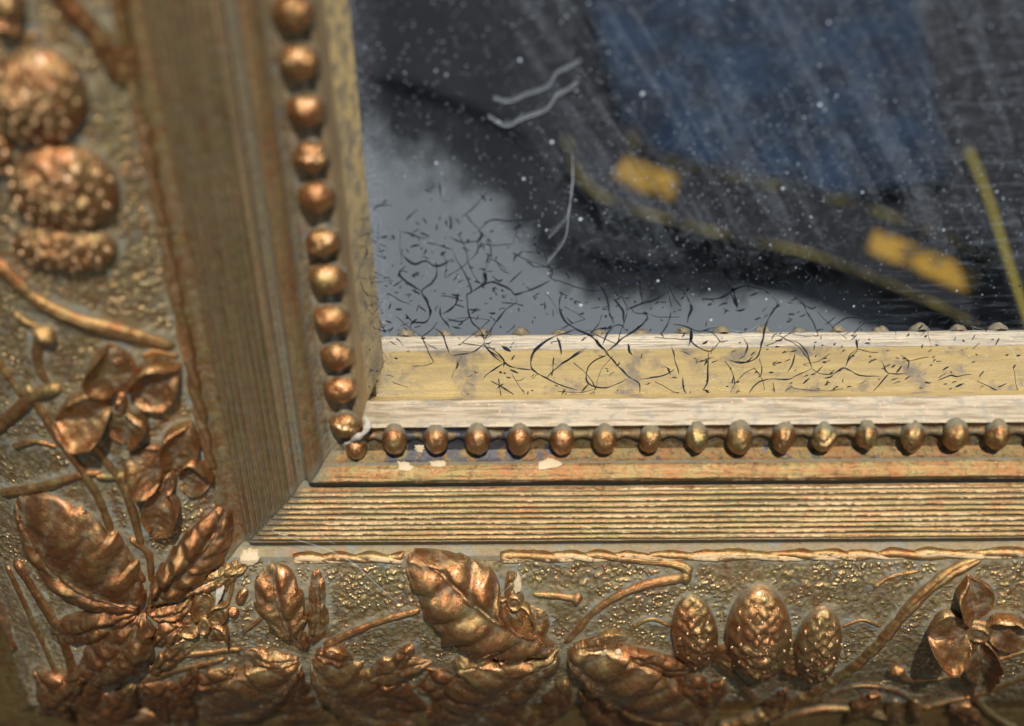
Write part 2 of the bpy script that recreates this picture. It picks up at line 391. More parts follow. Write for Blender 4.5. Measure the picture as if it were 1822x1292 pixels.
def stem(px, w, hgt=None, groove=.12, mat=None, seed=0, name='stem', parent=None, knob=0, knob0=0, n=None, wob=.10, lift=0, wear=.5, xy=None, **k):
    P = path(px, 60) if xy is None else resamp(xy, 60)
    L = np.linalg.norm(np.diff(P, axis=0), axis=1).sum(); n = n or int(max(24, L / .35))
    P = resamp(P, n, False); T = np.gradient(P, axis=0); T /= np.linalg.norm(T, axis=1)[:, None]; N = np.stack([-T[:, 1], T[:, 0]], 1)
    u = np.linspace(0, 1, n)
    wv = np.interp(u, np.linspace(0, 1, len(w)), w) if hasattr(w, '__len__') else np.full(n, float(w))
    s = u * L
    wv = wv * (1 + wob * 2 * fbm(s * .5, s * 0, 40 + seed))
    if knob: wv = wv + knob * np.exp(-((s - (L - knob * .9)) / (knob * .9)) ** 2)
    if knob0: wv = wv + knob0 * np.exp(-((s - knob0 * .9) / (knob0 * .9)) ** 2)
    hh = (hgt / np.mean(w) if hgt else 1.0)
    end = np.sqrt(np.clip(np.minimum(s, L - s) / (wv.max() * .9), 0, 1)); end = np.maximum(end, .0)
    A = np.linspace(-.15, math.pi + .15, 19)
    X = np.cos(A)[None, :]; Z = np.sin(A)[None, :]
    lat = wv[:, None] * X * (end[:, None] * .8 + .2)
    zz = wv[:, None] * hh * np.maximum(Z, -.2) * end[:, None]
    zz = zz * (1 - groove * np.exp(-((X + .25 + .2 * np.sin(s * .4)[:, None]) / .13) ** 2)) * (1 - groove * .6 * np.exp(-((X - .35) / .1) ** 2))
    zz = np.where(Z < .12, -.6, zz) + lift * (Z > .12) * end[:, None]
    xy = P[:, None, :] + N[:, None, :] * lat[..., None]
    z = Hxy(xy[..., 0], xy[..., 1]) + zz
    z = z + .12 * fbm(xy[..., 0] * .9, xy[..., 1] * .9, 8 + seed)
    V = np.concatenate([xy, z[..., None]], -1); splat(V)
    W_ = np.clip(wear * np.exp(-((X - .05) / .35) ** 2) * (.6 + 1.2 * vn(s * .35, s * 0, 4 + seed))[:, None], 0, 1)
    D_ = np.clip(1 - Z * 1.6, 0, 1) * .7 * np.ones((n, 1))
    return grid(name, V, mat or M_stem, parent or root, dict(wear=W_, dust=D_, gran=0), flip=True, **k)

def dome(cu, cv, ru, rv, ang=0, hgt=3.0, name='berry', mat=None, parent=None, prof='round', lump=.15, seed=0, taper=0, n=28, m=48, sink=.9, drup=0, cup=.0, rimw=.0, wearv=.2, tilt=(0, 0), pre=None, **k):
    # patch whose outline is an ellipse in the picture (centre cu,cv radii ru,rv turned by ang degrees)
    a = math.radians(ang); th = np.linspace(0, 2 * math.pi, m, endpoint=False)
    pts = []
    for t in th:
        x, y = math.cos(t), math.sin(t)
        x *= 1 - taper * y                                   # narrower towards one end
        if prof == 'petal': x *= (1 - .28 * y * y) if y < 0 else (1 - .34 * y * y)
        u, v = x * ru, y * rv
        pts.append(on(cu + u * math.cos(a) - v * math.sin(a), cv + u * math.sin(a) + v * math.cos(a), .4)[:2])
    O = np.array(pts); c = O.mean(0)
    r = np.concatenate([np.linspace(0, .9, n - 6), [.93, .955, .975, .99, 1.0, 1.01]])[:, None]
    xy = c + (O - c)[None] * r[..., None] * 1.0
    base = np.sqrt(np.clip(1 - np.minimum(r, 1) ** 2, 0, 1)) if cup == 0 else None
    if cup == 0: h = hgt * base
    else:
        rim = np.exp(-((r - (1 - rimw)) / (rimw * .8)) ** 2)
        h = hgt * ((1 - cup) * (.75 + .25 * np.cos(r * 3)) + cup * (.35 * r ** 2 + .65 * rim) * (1 + .5 * np.cos(th - seed * 1.7))[None]) * (1 - sm(r, .96, 1.0)) * np.ones((1, m)) + .5 * (1 - sm(r, .96, 1.0))
        base = rim
    h = h * np.ones((1, m))
    dx = (xy[..., 0] - c[0]); dy = (xy[..., 1] - c[1])
    h = h + (tilt[0] * dx + tilt[1] * dy) * (1 - sm(r, .9, 1.0))
    h = h * (1 + lump * 2 * fbm(xy[..., 0] * .5 + seed, xy[..., 1] * .5, 12 + seed)) + lump * .5 * fbm(xy[..., 0] * 1.5, xy[..., 1] * 1.5, 30 + seed)
    if drup:
        gx, gy = xy[..., 0] * 1.25 + fbm(xy[..., 0] * .6, xy[..., 1] * .6, 3), xy[..., 1] * 1.15 + 2
        h = h + drup * (np.abs(np.sin(gx + gy) * np.sin(gx - gy)) ** .6) * (1 - sm(r, .93, 1.0)) * (.7 + vn(gx, gy, 7))
    h = np.where(r >= .99, -sink, h)
    z = Hxy(xy[..., 0], xy[..., 1]) + h
    V = np.concatenate([xy, z[..., None]], -1); splat(V)
    wr = np.clip(wearv * (base if cup else 1 - r * 1.2) * np.ones((1, m)) * 1.3, 0, 1)
    dd = np.clip((sm(r, .92, 1.0) * .5) if not cup else (.25 * (1 - base) * (r < .9) + .4 * (r > .97)), 0, 1) * np.ones((1, m))
    o = grid(name, V, mat or M_berry, parent or root, dict(wear=wr, dust=dd, gran=0), closed=True, flip=False, **k)
    return o, V, O, c

def seeds(V, O, c, hgt, count, parent, size=.42, seed=0, name='seeds'):
    r_ = np.random.RandomState(seed); vs = []; fs = []; off = 0
    pts = []
    for k in range(count):
        rr = math.sqrt((k + .5) / count) * .93; th = k * 2.39996 + seed
        j = (th % (2 * math.pi)) / (2 * math.pi) * len(O); i = int(j) % len(O); q = c + (O[i] - c) * rr
        h = hgt * math.sqrt(max(0, 1 - rr * rr)); z = float(Hxy(q[0], q[1])) + h
        nx, ny = (q - c) / (np.linalg.norm(O[i] - c)) * .9
        sx, sy, sz = size * (.65 + .3 * r_.rand()), size * (1.1 + .7 * r_.rand()), size * (.7 + .3 * r_.rand())
        ca, sa = math.cos(r_.randn() * .25), math.sin(r_.randn() * .25)
        for a in range(4):
            ph = a / 3 * math.pi / 2
            for b in range(7):
                t = b / 7 * 2 * math.pi
                x, y, zz = math.cos(t) * math.cos(ph) * sx, math.sin(t) * math.cos(ph) * sy, math.sin(ph) * sz
                x, y = x * ca - y * sa, x * sa + y * ca
                vs.append((q[0] + x + nx * zz, q[1] + y + ny * zz, z + zz - nx * x * .8 - ny * y * .8 + .22))
        for a in range(3):
            for b in range(7): fs.append((off + a * 7 + b, off + a * 7 + (b + 1) % 7, off + (a + 1) * 7 + (b + 1) % 7, off + (a + 1) * 7 + b))
        off += 28
    return raw(name, vs, fs, M_seed, parent, kind='stuff')

# ---- leaves on the bottom rail
leaf([(540,1155),(500,1130),(462,1100),(450,1060),(458,1025),(482,1005)], [(545,1152),(515,1115),(497,1070),(488,1035),(486,1006)], [(552,1150),(540,1120),(545,1085),(532,1045),(515,1015),(490,1004)], 2.3, 4, .16, seed=1, vein=.3)
leaf([(545,1150),(548,1110),(548,1070),(552,1030),(560,1015)], [(552,1150),(565,1115),(566,1075),(565,1040),(563,1018)], [(558,1152),(585,1120),(580,1080),(578,1040),(566,1015)], 1.3, 3, .2, seed=2, rib=.1)
leaf([(530,1172),(505,1166),(470,1160),(445,1158),(432,1163)], [(532,1176),(505,1174),(475,1172),(450,1170),(434,1168)], [(530,1180),(505,1184),(475,1184),(450,1182),(436,1172)], 1.5, 2, .1, seed=3, rib=.15)
leaf([(530,1180),(490,1182),(440,1192),(400,1208),(372,1240),(352,1272)], [(536,1186),(498,1222),(455,1250),(410,1264),(370,1272),(350,1276)], [(540,1192),(525,1225),(490,1262),(450,1285),(400,1292),(355,1282)], 2.6, 5, .12, seed=4, mat=M_leaf)
leaf([(552,1176),(600,1172),(645,1190),(688,1222),(712,1256),(722,1282)], [(552,1182),(588,1222),(628,1256),(668,1276),(700,1286),(722,1290)], [(550,1190),(560,1222),(592,1256),(630,1280),(672,1294),(718,1300)], 2.5, 5, .14, seed=5)
leaf([(560,1160),(585,1152),(612,1158),(628,1172)], [(560,1165),(585,1166),(610,1172),(630,1178)], [(558,1172),(582,1180),(606,1186),(628,1184)], 1.7, 2, .12, seed=6, rib=.1)
leaf([(538,1195),(545,1218),(560,1250),(585,1285)], [(532,1198),(528,1228),(535,1262),(548,1292)], [(526,1198),(505,1230),(498,1265),(505,1298)], 1.5, 4, .3, seed=7, mat=M_leaf2, rib=.1)
# big upper leaf
leaf([(985,1155),(935,1165),(880,1162),(830,1152),(780,1120),(755,1085),(738,1045),(722,1015),(724,985)], [(990,1150),(940,1118),(890,1090),(848,1062),(815,1038),(788,1010),(772,1000),(750,990),(728,984)], [(978,1142),(955,1120),(915,1105),(892,1075),(890,1040),(865,1010),(825,992),(780,982),(732,980)], 3.4, 6, .13, seed=8, vein=.34, n=90, rib=.38, tipdrop=.1)
leaf([(960,1150),(975,1130),(978,1105),(968,1088)], [(955,1148),(955,1128),(953,1105),(955,1085)], [(945,1145),(935,1125),(930,1100),(945,1080)], 1.6, 2, .1, seed=9, rib=.12)
# lower left leaf of the group
leaf([(995,1158),(950,1168),(895,1172),(850,1176),(805,1195),(790,1232),(775,1262),(762,1292)], [(995,1166),(945,1190),(905,1215),(870,1245),(845,1275),(830,1300)], [(1000,1178),(985,1200),(955,1222),(935,1252),(922,1285),(905,1312)], 3.0, 6, .17, seed=10, mat=M_leaf, n=80)
leaf([(880,1172),(850,1165),(815,1172),(788,1190)], [(880,1180),(850,1182),(820,1190),(790,1200)], [(880,1190),(855,1200),(825,1208),(795,1210)], 1.8, 2, .15, seed=11, rib=.1)
# lower right leaf
leaf([(1005,1158),(1050,1150),(1110,1160),(1165,1186),(1205,1214),(1240,1252),(1262,1296)], [(1008,1166),(1052,1202),(1098,1238),(1142,1262),(1185,1272),(1222,1278),(1262,1300)], [(1004,1176),(1030,1212),(1062,1240),(1105,1262),(1150,1278),(1200,1296),(1258,1310)], 3.3, 6, .13, seed=12, vein=.30, n=90)
leaf([(1050,1232),(1085,1252),(1115,1270),(1135,1292)], [(1040,1232),(1068,1262),(1092,1285),(1110,1305)], [(1030,1228),(1040,1262),(1060,1290),(1085,1312)], 1.6, 4, .3, seed=13, mat=M_leaf2, rib=.1)
leaf([(1105,1155),(1150,1158),(1195,1172),(1250,1188)], [(1105,1160),(1150,1172),(1195,1188),(1248,1194)], [(1110,1168),(1150,1190),(1195,1204),(1245,1200)], 1.7, 2, .1, seed=14, rib=.15, mat=M_leaf2)
leaf([(1215,1190),(1245,1205),(1262,1228),(1268,1262)], [(1205,1198),(1232,1222),(1250,1248),(1260,1278)], [(1195,1208),(1215,1235),(1232,1262),(1250,1288)], 1.4, 4, .3, seed=15, mat=M_leaf2, rib=.1)
leaf([(1020,1150),(1050,1138),(1085,1126),(1118,1135)], [(1022,1156),(1055,1150),(1085,1142),(1116,1142)], [(1030,1160),(1060,1160),(1090,1154),(1114,1150)], 1.3, 2, .1, seed=16, rib=.15)
leaf([(895,1255),(915,1245),(935,1262),(965,1292)], [(890,1262),(905,1268),(925,1285),(945,1305)], [(885,1270),(890,1285),(905,1300),(925,1315)], 1.4, 3, .2, seed=17, rib=.1, mat=M_leaf2)
# corner leaf
leaf([(262,1072),(272,1030),(292,1000),(318,965),(352,930),(388,905)], [(268,1070),(300,1030),(335,1000),(368,965),(390,935),(402,908)], [(275,1075),(320,1062),(360,1035),(398,998),(415,955),(412,912)], 3.0, 6, .12, seed=18, vein=.4, fold=.35, gold=None, mat=M_leaf2) if False else \
leaf([(262,1072),(272,1030),(292,1000),(318,965),(352,930),(388,905)], [(268,1070),(300,1030),(335,1000),(368,965),(390,935),(402,908)], [(275,1075),(320,1062),(360,1035),(398,998),(415,955),(412,912)], 3.0, 6, .12, seed=18, vein=.4, fold=.35, mat=M_leaf2)
leaf([(262,1072),(255,1040),(235,990),(190,940),(120,895),(70,880),(28,882)], [(255,1074),(225,1062),(175,1045),(120,1012),(80,970),(50,930),(26,888)], [(250,1080),(205,1078),(150,1062),(95,1028),(55,985),(35,940),(22,900)], 3.6, 5, .10, seed=19, vein=.2, fold=.15, n=90, mat=M_leaf2)
leaf([(250,1082),(210,1080),(165,1085),(120,1098),(85,1120)], [(248,1088),(210,1098),(170,1110),(130,1125),(90,1135)], [(245,1095),(215,1120),(180,1140),(140,1150),(100,1150)], 2.4, 3, .08, seed=20, mat=M_leaf2, rib=.2)
leaf([(245,1092),(200,1110),(160,1140),(140,1180),(135,1212)], [(250,1095),(232,1130),(205,1165),(175,1195),(150,1218)], [(258,1096),(275,1130),(262,1170),(225,1200),(160,1225)], 3.0, 5, .12, seed=21, mat=M_leaf2, n=80)
leaf([(255,1085),(290,1078),(320,1075),(340,1060)], [(262,1090),(295,1092),(322,1085),(345,1068)], [(262,1098),(300,1105),(330,1098),(350,1078)], 1.5, 3, .2, seed=22, rib=.1, mat=M_leaf2)
leaf([(95,1200),(140,1228),(200,1255),(260,1270),(330,1285)], [(95,1210),(140,1246),(200,1278),(262,1295),(330,1305)], [(92,1222),(135,1262),(195,1298),(260,1318),(330,1325)], 2.0, 4, .1, seed=23, mat=M_leaf2)
leaf([(300,1215),(330,1235),(345,1262),(352,1290)], [(292,1218),(312,1245),(325,1272),(335,1296)], [(284,1222),(290,1252),(302,1280),(318,1302)], 1.6, 3, .2, seed=24, mat=M_leaf2, rib=.1)
dome(188, 1092, 34, 17, 8, 2.2, name='bud', seed=3, lump=.1, wearv=.4)
dome(188, 1247, 17, 13, 0, 1.9, name='bud', seed=4, lump=.1, wearv=.6)
dome(160, 1238, 26, 22, 20, 2.0, name='bud', seed=14, lump=.3, wearv=.1, mat=M_leaf2)
dome(835, 1058, 30, 24, 50, 3.5, name='bud', seed=5, lump=.1, wearv=.5, mat=M_leaf)

# ---- scraps round the corner and along the outer edge
for k_, (b_, t_, w_, h_, m_) in enumerate([((640,1215),(770,1180),24,1.5,0), ((655,1235),(760,1265),26,1.6,1), ((735,1150),(700,1210),16,1.1,0), ((820,1190),(740,1230),26,1.8,1), ((1290,1215),(1240,1292),22,1.6,1),
        ((1010,1215),(960,1292),24,1.8,1), ((1190,1225),(1280,1240),18,1.5,1), ((60,1190),(130,1290),26,1.8,1), ((150,1200),(60,1270),24,1.8,1), ((240,1220),(180,1290),26,2.0,1), ((250,1215),(300,1292),24,1.8,1),
        ((420,1195),(330,1215),20,1.5,1), ((520,1200),(440,1292),24,1.7,1), ((600,1270),(690,1310),24,1.6,1), ((760,1285),(840,1240),22,1.5,1), ((1400,1230),(1340,1290),18,1.4,1), ((330,1110),(270,1150),22,1.6,1),
        ((130,1060),(60,1020),18,1.5,1), ((1570,1240),(1500,1292),18,1.3,1), ((1690,1262),(1760,1300),20,1.4,1), ((440,1010),(400,1060),14,1.0,0), ((350,1190),(300,1240),18,1.4,1)]):
    B_ = np.array(b_, float); A_ = np.array(t_, float) - B_; N_ = np.array([-A_[1], A_[0]]) / np.linalg.norm(A_); bn = N_ * random.uniform(-14, 14)
    M_ = [tuple(B_ + A_ * u + bn * math.sin(u * 3.1)) for u in (0, .25, .5, .75, 1)]
    leaf([tuple(np.array(m) + N_ * w_ * q) for m, q in zip(M_, (.15, .8, 1, .6, 0))], M_, [tuple(np.array(m) - N_ * w_ * q) for m, q in zip(M_, (.15, .85, .95, .55, 0))], h_, 3, .22, .3, rib=.25, seed=40 + k_, mat=(M_leaf, M_leaf2)[m_], n=44)
leaf([(300,1058),(335,1032),(380,1018),(422,1000)], [(300,1064),(340,1046),(382,1034),(424,1008)], [(302,1074),(342,1060),(385,1048),(424,1016)], 1.3, 5, .25, seed=27, rib=.3)
leaf([(262,1190),(290,1160),(320,1140),(340,1148)], [(262,1198),(292,1178),(318,1164),(342,1154)], [(268,1208),(300,1192),(325,1178),(345,1160)], 1.5, 3, .2, seed=28, rib=.2)
leaf([(640,1300),(660,1270),(700,1262),(740,1280)], [(640,1306),(665,1288),(700,1282),(742,1290)], [(642,1315),(668,1304),(705,1300),(745,1300)], 1.2, 3, .2, seed=29, rib=.2, mat=M_leaf2)
leaf([(180,1170),(150,1180),(120,1200),(104,1222)], [(186,1178),(156,1192),(130,1210),(110,1226)], [(190,1188),(165,1204),(140,1222),(114,1234)], 1.6, 2, .2, seed=30, rib=.2, mat=M_leaf2)
for cu_, cv_, ru_, rv_ in ((300,1146,13,9),(430,1062,10,16),(415,1090,12,10),(330,1010,10,8),(462,1230,12,8),(60,905,14,9),(145,915,12,9),(150,1008,8,8),(210,1205,16,12),(1150,1208,14,8),(1118,1212,12,6)):
    dome(cu_, cv_, ru_, rv_, 30, 1.3 if cv_ < 1200 else 1.0, name='bud', seed=cu_ % 13, lump=.3, wearv=.3, mat=M_leaf)
# ---- stems
stem([(575,1153),(620,1132),(680,1108),(748,1090)], [1.0, .9, .85, .8], wear=.8, seed=1)
stem([(1005,1150),(1025,1128),(1055,1095),(1100,1064),(1150,1044),(1200,1034),(1232,1028)], [.75, .85, .9, 1.0, 1.1], knob=.9, wear=.8, seed=2)
stem([(1232,1024),(1215,1012),(1190,1006),(1150,1003),(1110,998)], [1.2, .8, .7, .6], wear=.8, seed=3)
stem([(945,1062),(985,1064),(1038,1070)], [.7, .75, .8], knob=1.0, wear=.9, seed=4)
stem([(1748,998),(1700,1018),(1655,1050),(1620,1085),(1590,1120),(1560,1155),(1520,1190),(1465,1225),(1400,1258),(1335,1282),(1280,1300)], [1.2, 1.3, 1.4, 1.3, 1.3, 1.5, 1.8, 2.1, 2.3, 2.3], groove=.22, wear=.7, seed=5, wob=.14)
stem([(1268,1182),(1290,1190),(1318,1218),(1345,1250)], [.9, 1.0, 1.0, .8], knob0=.5, wear=.3, seed=6, mat=M_berry)
stem([(1318,1240),(1335,1225),(1358,1212)], [.5, .5], knob=.4, seed=7)
stem([(1592,1192),(1615,1212),(1660,1214),(1705,1204),(1728,1192)], [1.3, 1.0, .8, .7, .8], knob0=1.1, seed=8, wear=.5)
stem([(1740,1190),(1775,1180),(1830,1162),(1880,1148)], [.8, .7, .7], seed=9, wear=.6)
stem([(1728,1242),(1765,1232),(1830,1205),(1890,1185)], [.8, .9, 1.0], seed=10, wear=.7)
stem([(1705,1206),(1728,1230),(1745,1258),(1782,1288),(1810,1300)], [.7, .7, .7, .6], seed=11, wear=.5)
stem([(1372,1296),(1420,1274),(1480,1264),(1540,1270),(1585,1282)], [1.0, 1.1, 1.0, .9], seed=12, wear=.8, mat=M_cord)
stem([(1642,1265),(1690,1252),(1730,1244)], [.8, .8], seed=13, wear=.6)
dome(1592, 1268, 14, 22, 10, 1.8, name='bud', seed=6, wearv=.5); dome(1632, 1268, 12, 20, -10, 1.6, name='bud', seed=7, wearv=.5)
stem([(248,1218),(300,1200),(350,1188),(400,1176)], [1.0, .9, .8, .7], seed=14, wear=.9)
stem([(318,1168),(360,1166),(412,1160),(430,1160)], [.9, .8, .7], seed=15, wear=.9)
stem([(25,1000),(70,1070),(105,1130),(125,1190),(118,1230)], [1.3, 1.4, 1.2, 1.0], seed=16, mat=M_leaf2, wear=.2)
stem([(10,1010),(45,1085),(75,1150),(100,1210)], [.8, .8, .7], seed=17, wear=.3)
stem([(90,990),(130,1030),(180,1058),(240,1072)], [1.3, 1.4, 1.2], seed=18, mat=M_leaf2, wear=.2)
for k_, (pts_, w_) in enumerate([([(430,1130),(470,1098),(480,1060)],.5), ([(640,1200),(700,1190),(770,1196),(800,1210)],.6), ([(770,1195),(740,1225),(700,1235)],.5), ([(1125,1120),(1160,1106),(1195,1120)],.6),
        ([(1180,1200),(1215,1196),(1262,1186)],.7), ([(1500,1120),(1535,1108),(1570,1120)],.45), ([(1480,1240),(1530,1225),(1590,1232),(1640,1262)],.6), ([(20,800),(60,790),(100,800)],.7), ([(250,640),(275,630),(318,640)],.6),
        ([(230,960),(262,990),(268,1040)],.8), ([(196,950),(225,990),(255,1040)],.9), ([(390,1000),(412,1040),(402,1090)],.5), ([(20,560),(50,580),(84,590)],.7), ([(0,150),(20,110),(60,60)],.8), ([(1555,1050),(1590,1030),(1640,1020)],.45)]):
    stem(pts_, [w_, w_ * .9, w_ * .8], seed=60 + k_, wear=.5)
# left rail
stem([(45,690),(75,740),(105,788),(150,850),(178,900),(196,950)], [1.0, 1.0, 1.0, .8], seed=19, wear=.4)
stem([(130,758),(165,800),(205,850),(232,905),(250,975)], [.9, .9, .9, .8], seed=20, wear=.4)
stem([(-40,790),(10,750),(60,708),(105,692)], [1.2, 1.2, 1.3], seed=21, wear=.4)
stem([(-40,600),(0,655),(40,712)], [1.1, 1.1, .8], seed=22, wear=.6)
stem([(0,882),(60,872),(140,850),(180,846)], [1.1, 1.0, .7], seed=23, wear=.4); stem([(165,852),(200,853),(235,848)], [.8, .8], seed=24, wear=.4)
stem([(84,585),(66,620),(66,655),(84,690)], [1.2, 1.0, .9], knob0=1.6, seed=25, wear=.5)
stem([(-50,440),(0,478),(60,535),(130,570),(195,588),(255,605),(312,622)], [1.5, 1.5, 1.4, 1.4, 1.6, 1.3, 1.0], seed=26, wear=.25, groove=.2)
stem([(85,-40),(120,10),(165,60),(195,110),(208,150)], [1.6, 1.6, 1.5, 1.3], seed=27, wear=.1, mat=M_leaf2)
stem([(212,158),(222,100),(215,30),(205,-40)], [1.1, .9, 1.0], seed=28, wear=.1)
leaf([(40,70),(10,60),(-30,40)], [(40,40),(5,30),(-30,20)], [(48,0),(20,-20),(-20,-40)], 2.5, 2, .1, seed=25)
leaf([(415,905),(440,905),(470,930)], [(410,912),(430,915),(450,935)], [(405,920),(420,930),(440,945)], .6, 2, .1, seed=26) if False else None

# ---- berries
def berry(cu, cv, ru, rv, ang, hgt, count, seed, taper=.2, size=.36, mat=None, drup=.55):
    o, V, O, c = dome(cu, cv, ru, rv, ang, hgt, seed=seed, taper=-taper * .5, lump=.14, mat=mat, drup=drup, n=44, m=84)
    seeds(V, O, c, hgt, count, o, size=size, seed=seed)
berry(1350, 1122, 60, 82, 4, 4.8, 34, 1, .14)
berry(1456, 1146, 42, 68, 14, 3.6, 22, 2, .10)
berry(1236, 1124, 42, 66, -8, 3.0, 16, 3, .1, mat=M_leaf)
dome(1296, 1168, 30, 26, 0, 1.8, name='bud', seed=31, lump=.3, mat=M_leaf); dome(1408, 1182, 26, 28, 0, 1.6, name='bud', seed=32, lump=.3, mat=M_leaf)
berry(66, 168, 96, 84, 20, 4.6, 34, 4, .05, size=.5, drup=.3)
berry(112, 330, 104, 78, 12, 4.4, 38, 5, .0, size=.5, drup=.3)
berry(115, 435, 98, 44, 6, 2.8, 26, 6, .0, size=.5, drup=.3)
berry(-10, 262, 34, 48, 0, 2.4, 9, 7, .0, size=.6, drup=.2)

# ---- flowers: each flower keeps its petals and its centre
def petal(c, t, w, hgt, cup, fl, seed):
    c = np.array(c, float); t = np.array(t, float); a = t - c; nrm = np.array([-a[1], a[0]]) / np.linalg.norm(a)
    us = [0, .12, .3, .5, .7, .87, 1.0]; ws = [.22, .62, .95, 1.0, .82, .42, 0]
    bend = nrm * np.linalg.norm(a) * random.uniform(-.10, .10)
    M = [c + a * (.16 + .84 * u) + bend * math.sin(u * 3) for u in us]
    Lf = [tuple(m + nrm * w * q) for m, q in zip(M, ws)]; Rt = [tuple(m - nrm * w * q * random.uniform(.85, 1.1)) for m, q in zip(M, ws)]
    leaf(Lf, [tuple(m) for m in M], Rt, hgt, 2, .04, .0, rib=-.05, seed=seed, name='petal', parent=fl, n=34, tipdrop=-.25, cupped=cup)
def flower(ctr, petals, seed, cr=(12, 14)):
    fl, V, O, c = dome(ctr[0], ctr[1], cr[0] * 1.3, cr[1] * 1.2, 0, 1.1, name='flower', seed=seed, lump=.05, mat=M_stem)
    dome(ctr[0], ctr[1], cr[0], cr[1], 0, 2.0, name='flower_centre', parent=fl, seed=seed + 1, lump=.1, wearv=.5, cup=.4, rimw=.25, mat=M_leaf)
    for i, (tu, tv, w, hgt, cup) in enumerate(petals): petal(ctr, (tu, tv), w, hgt, cup, fl, seed * 3 + i)
flower((1738, 1122), [(1722,1026,36,1.6,.7), (1836,1120,34,1.7,.7), (1648,1128,42,2.6,.35), (1750,1218,34,2.2,.6)], 3, (24, 14))
flower((215, 718), [(196,612,44,1.8,.5), (322,650,42,2.2,.65), (224,794,36,1.5,.7), (98,738,46,2.8,.5)], 5, (10, 16))
flower((302, 856), [(340,752,36,1.9,.65), (382,852,36,1.4,.7), (268,950,36,1.9,.6), (226,818,38,2.2,.5)], 8, (11, 20))
flower((365, 1108), [(348,1052,20,1.3,.5), (408,1076,20,1.5,.5), (402,1148,20,1.3,.5), (316,1118,20,1.2,.5)], 11, (12, 14))
flower((915, 1066), [(905,1018,15,1.0,.5), (950,1116,15,1.2,.5), (872,1092,14,.9,.5)], 14, (14, 14))

# ---- twisted cord between hollow and field, one for each rail
def cord(axis, s0, s1, gap=None, d0=24.5, seed=0):
    s = np.linspace(s0, s1, int((s1 - s0) / .35)); A = np.linspace(-.1, math.pi + .1, 13); parts = []
    Vs = []; Ws = []
    n = len(s)
    for k in (0, 1):
        ph = s * 2 * math.pi / 17 + 1.3 * np.sin(s * .13 + seed) + k * math.pi
        dd = d0 + .42 * np.sin(ph) + .15 * fbm(s * .2, s * 0, 60 + seed); r = .68 + .26 * vn(s * .3, s * 0, 61 + k + seed) + .12 * vn(s * 1.1, s * 0, 71 + k)
        amp = np.ones(n)
        if gap is not None: amp = 1 - sm(s, gap[0] - 1, gap[0]) * (1 - sm(s, gap[1], gap[1] + 1))
        amp = amp * sm(s, s0, s0 + 1.5)
        d = dd[:, None] + (r * 1.25)[:, None] * np.cos(A)[None]
        z = (H(d0) + .15 * np.cos(ph))[:, None] + (r * 1.3 * amp)[:, None] * np.sin(A)[None] - .25 - .6 * (1 - amp)[:, None]
        z = np.where(np.sin(A)[None] < .1, H(d) - .5, z)
        sx = s[:, None] + 0 * d
        xyz = np.stack([sx, -d, z], -1) if axis == 'x' else np.stack([-d, sx, z], -1)
        if k == 0 or axis == 'x': splat(xyz)
        Vs.append(xyz); Ws.append(np.clip(np.sin(A)[None] ** 2 * (.35 + 1.3 * (vn(s * .12, s * 0, 80 + k) + .3))[:, None], 0, 1))
    V = np.concatenate([Vs[0].reshape(-1, 3), Vs[1].reshape(-1, 3)]); m = len(A)
    F = np.concatenate([gridfaces(n, m), gridfaces(n, m, off=n * m)])
    if axis == 'x': F = F[:, ::-1]
    w = np.concatenate([Ws[0].ravel(), Ws[1].ravel()])
    raw('twisted_cord', V, F, M_cord, root, dict(wear=w, dust=w * 0, gran=w * 0))
xa, xb, x0 = on(722, 990)[0], on(885, 990)[0], on(512, 990)[0]
cord('x', x0, 150, (xa, xb)); cord('y', -2, 100, None, seed=5)
bpy.data.objects['twisted_cord.001'].data.materials[0] = M_stem
cord('y', -60, 60, None, d0=77, seed=9); bpy.data.objects['twisted_cord.002'].data.materials[0] = M_leaf2

# ------------------------------------------------------------------ rails
def blur(a, r):
    for _ in range(2):
        for ax in (0, 1):
            c = np.cumsum(np.pad(a, [(r + 1, r) if k == ax else (0, 0) for k in (0, 1)], mode='edge'), axis=ax)
            a = (np.take(c, np.arange(2 * r + 1, c.shape[ax]), ax) - np.take(c, np.arange(0, c.shape[ax] - 2 * r - 1), ax)) / (2 * r + 1)
    return a
cov = blur(cover.astype(np.float64), 3); covw = blur(cover.astype(np.float64), 8)
def samp(g, x, y):
    fx = np.clip((x - G0[0]) / GS, 0, GN[0] - 2); fy = np.clip((y - G0[1]) / GS, 0, GN[1] - 2); ix = fx.astype(int); iy = fy.astype(int); a = fx - ix; b = fy - iy
    return (g[ix, iy] * (1 - a) + g[ix + 1, iy] * a) * (1 - b) + (g[ix, iy + 1] * (1 - a) + g[ix + 1, iy + 1] * a) * b
def prof_pts(lo, hi, step):
    n = int((hi - lo) / step) + 1; d = np.linspace(lo, hi, n); return d, H(d)
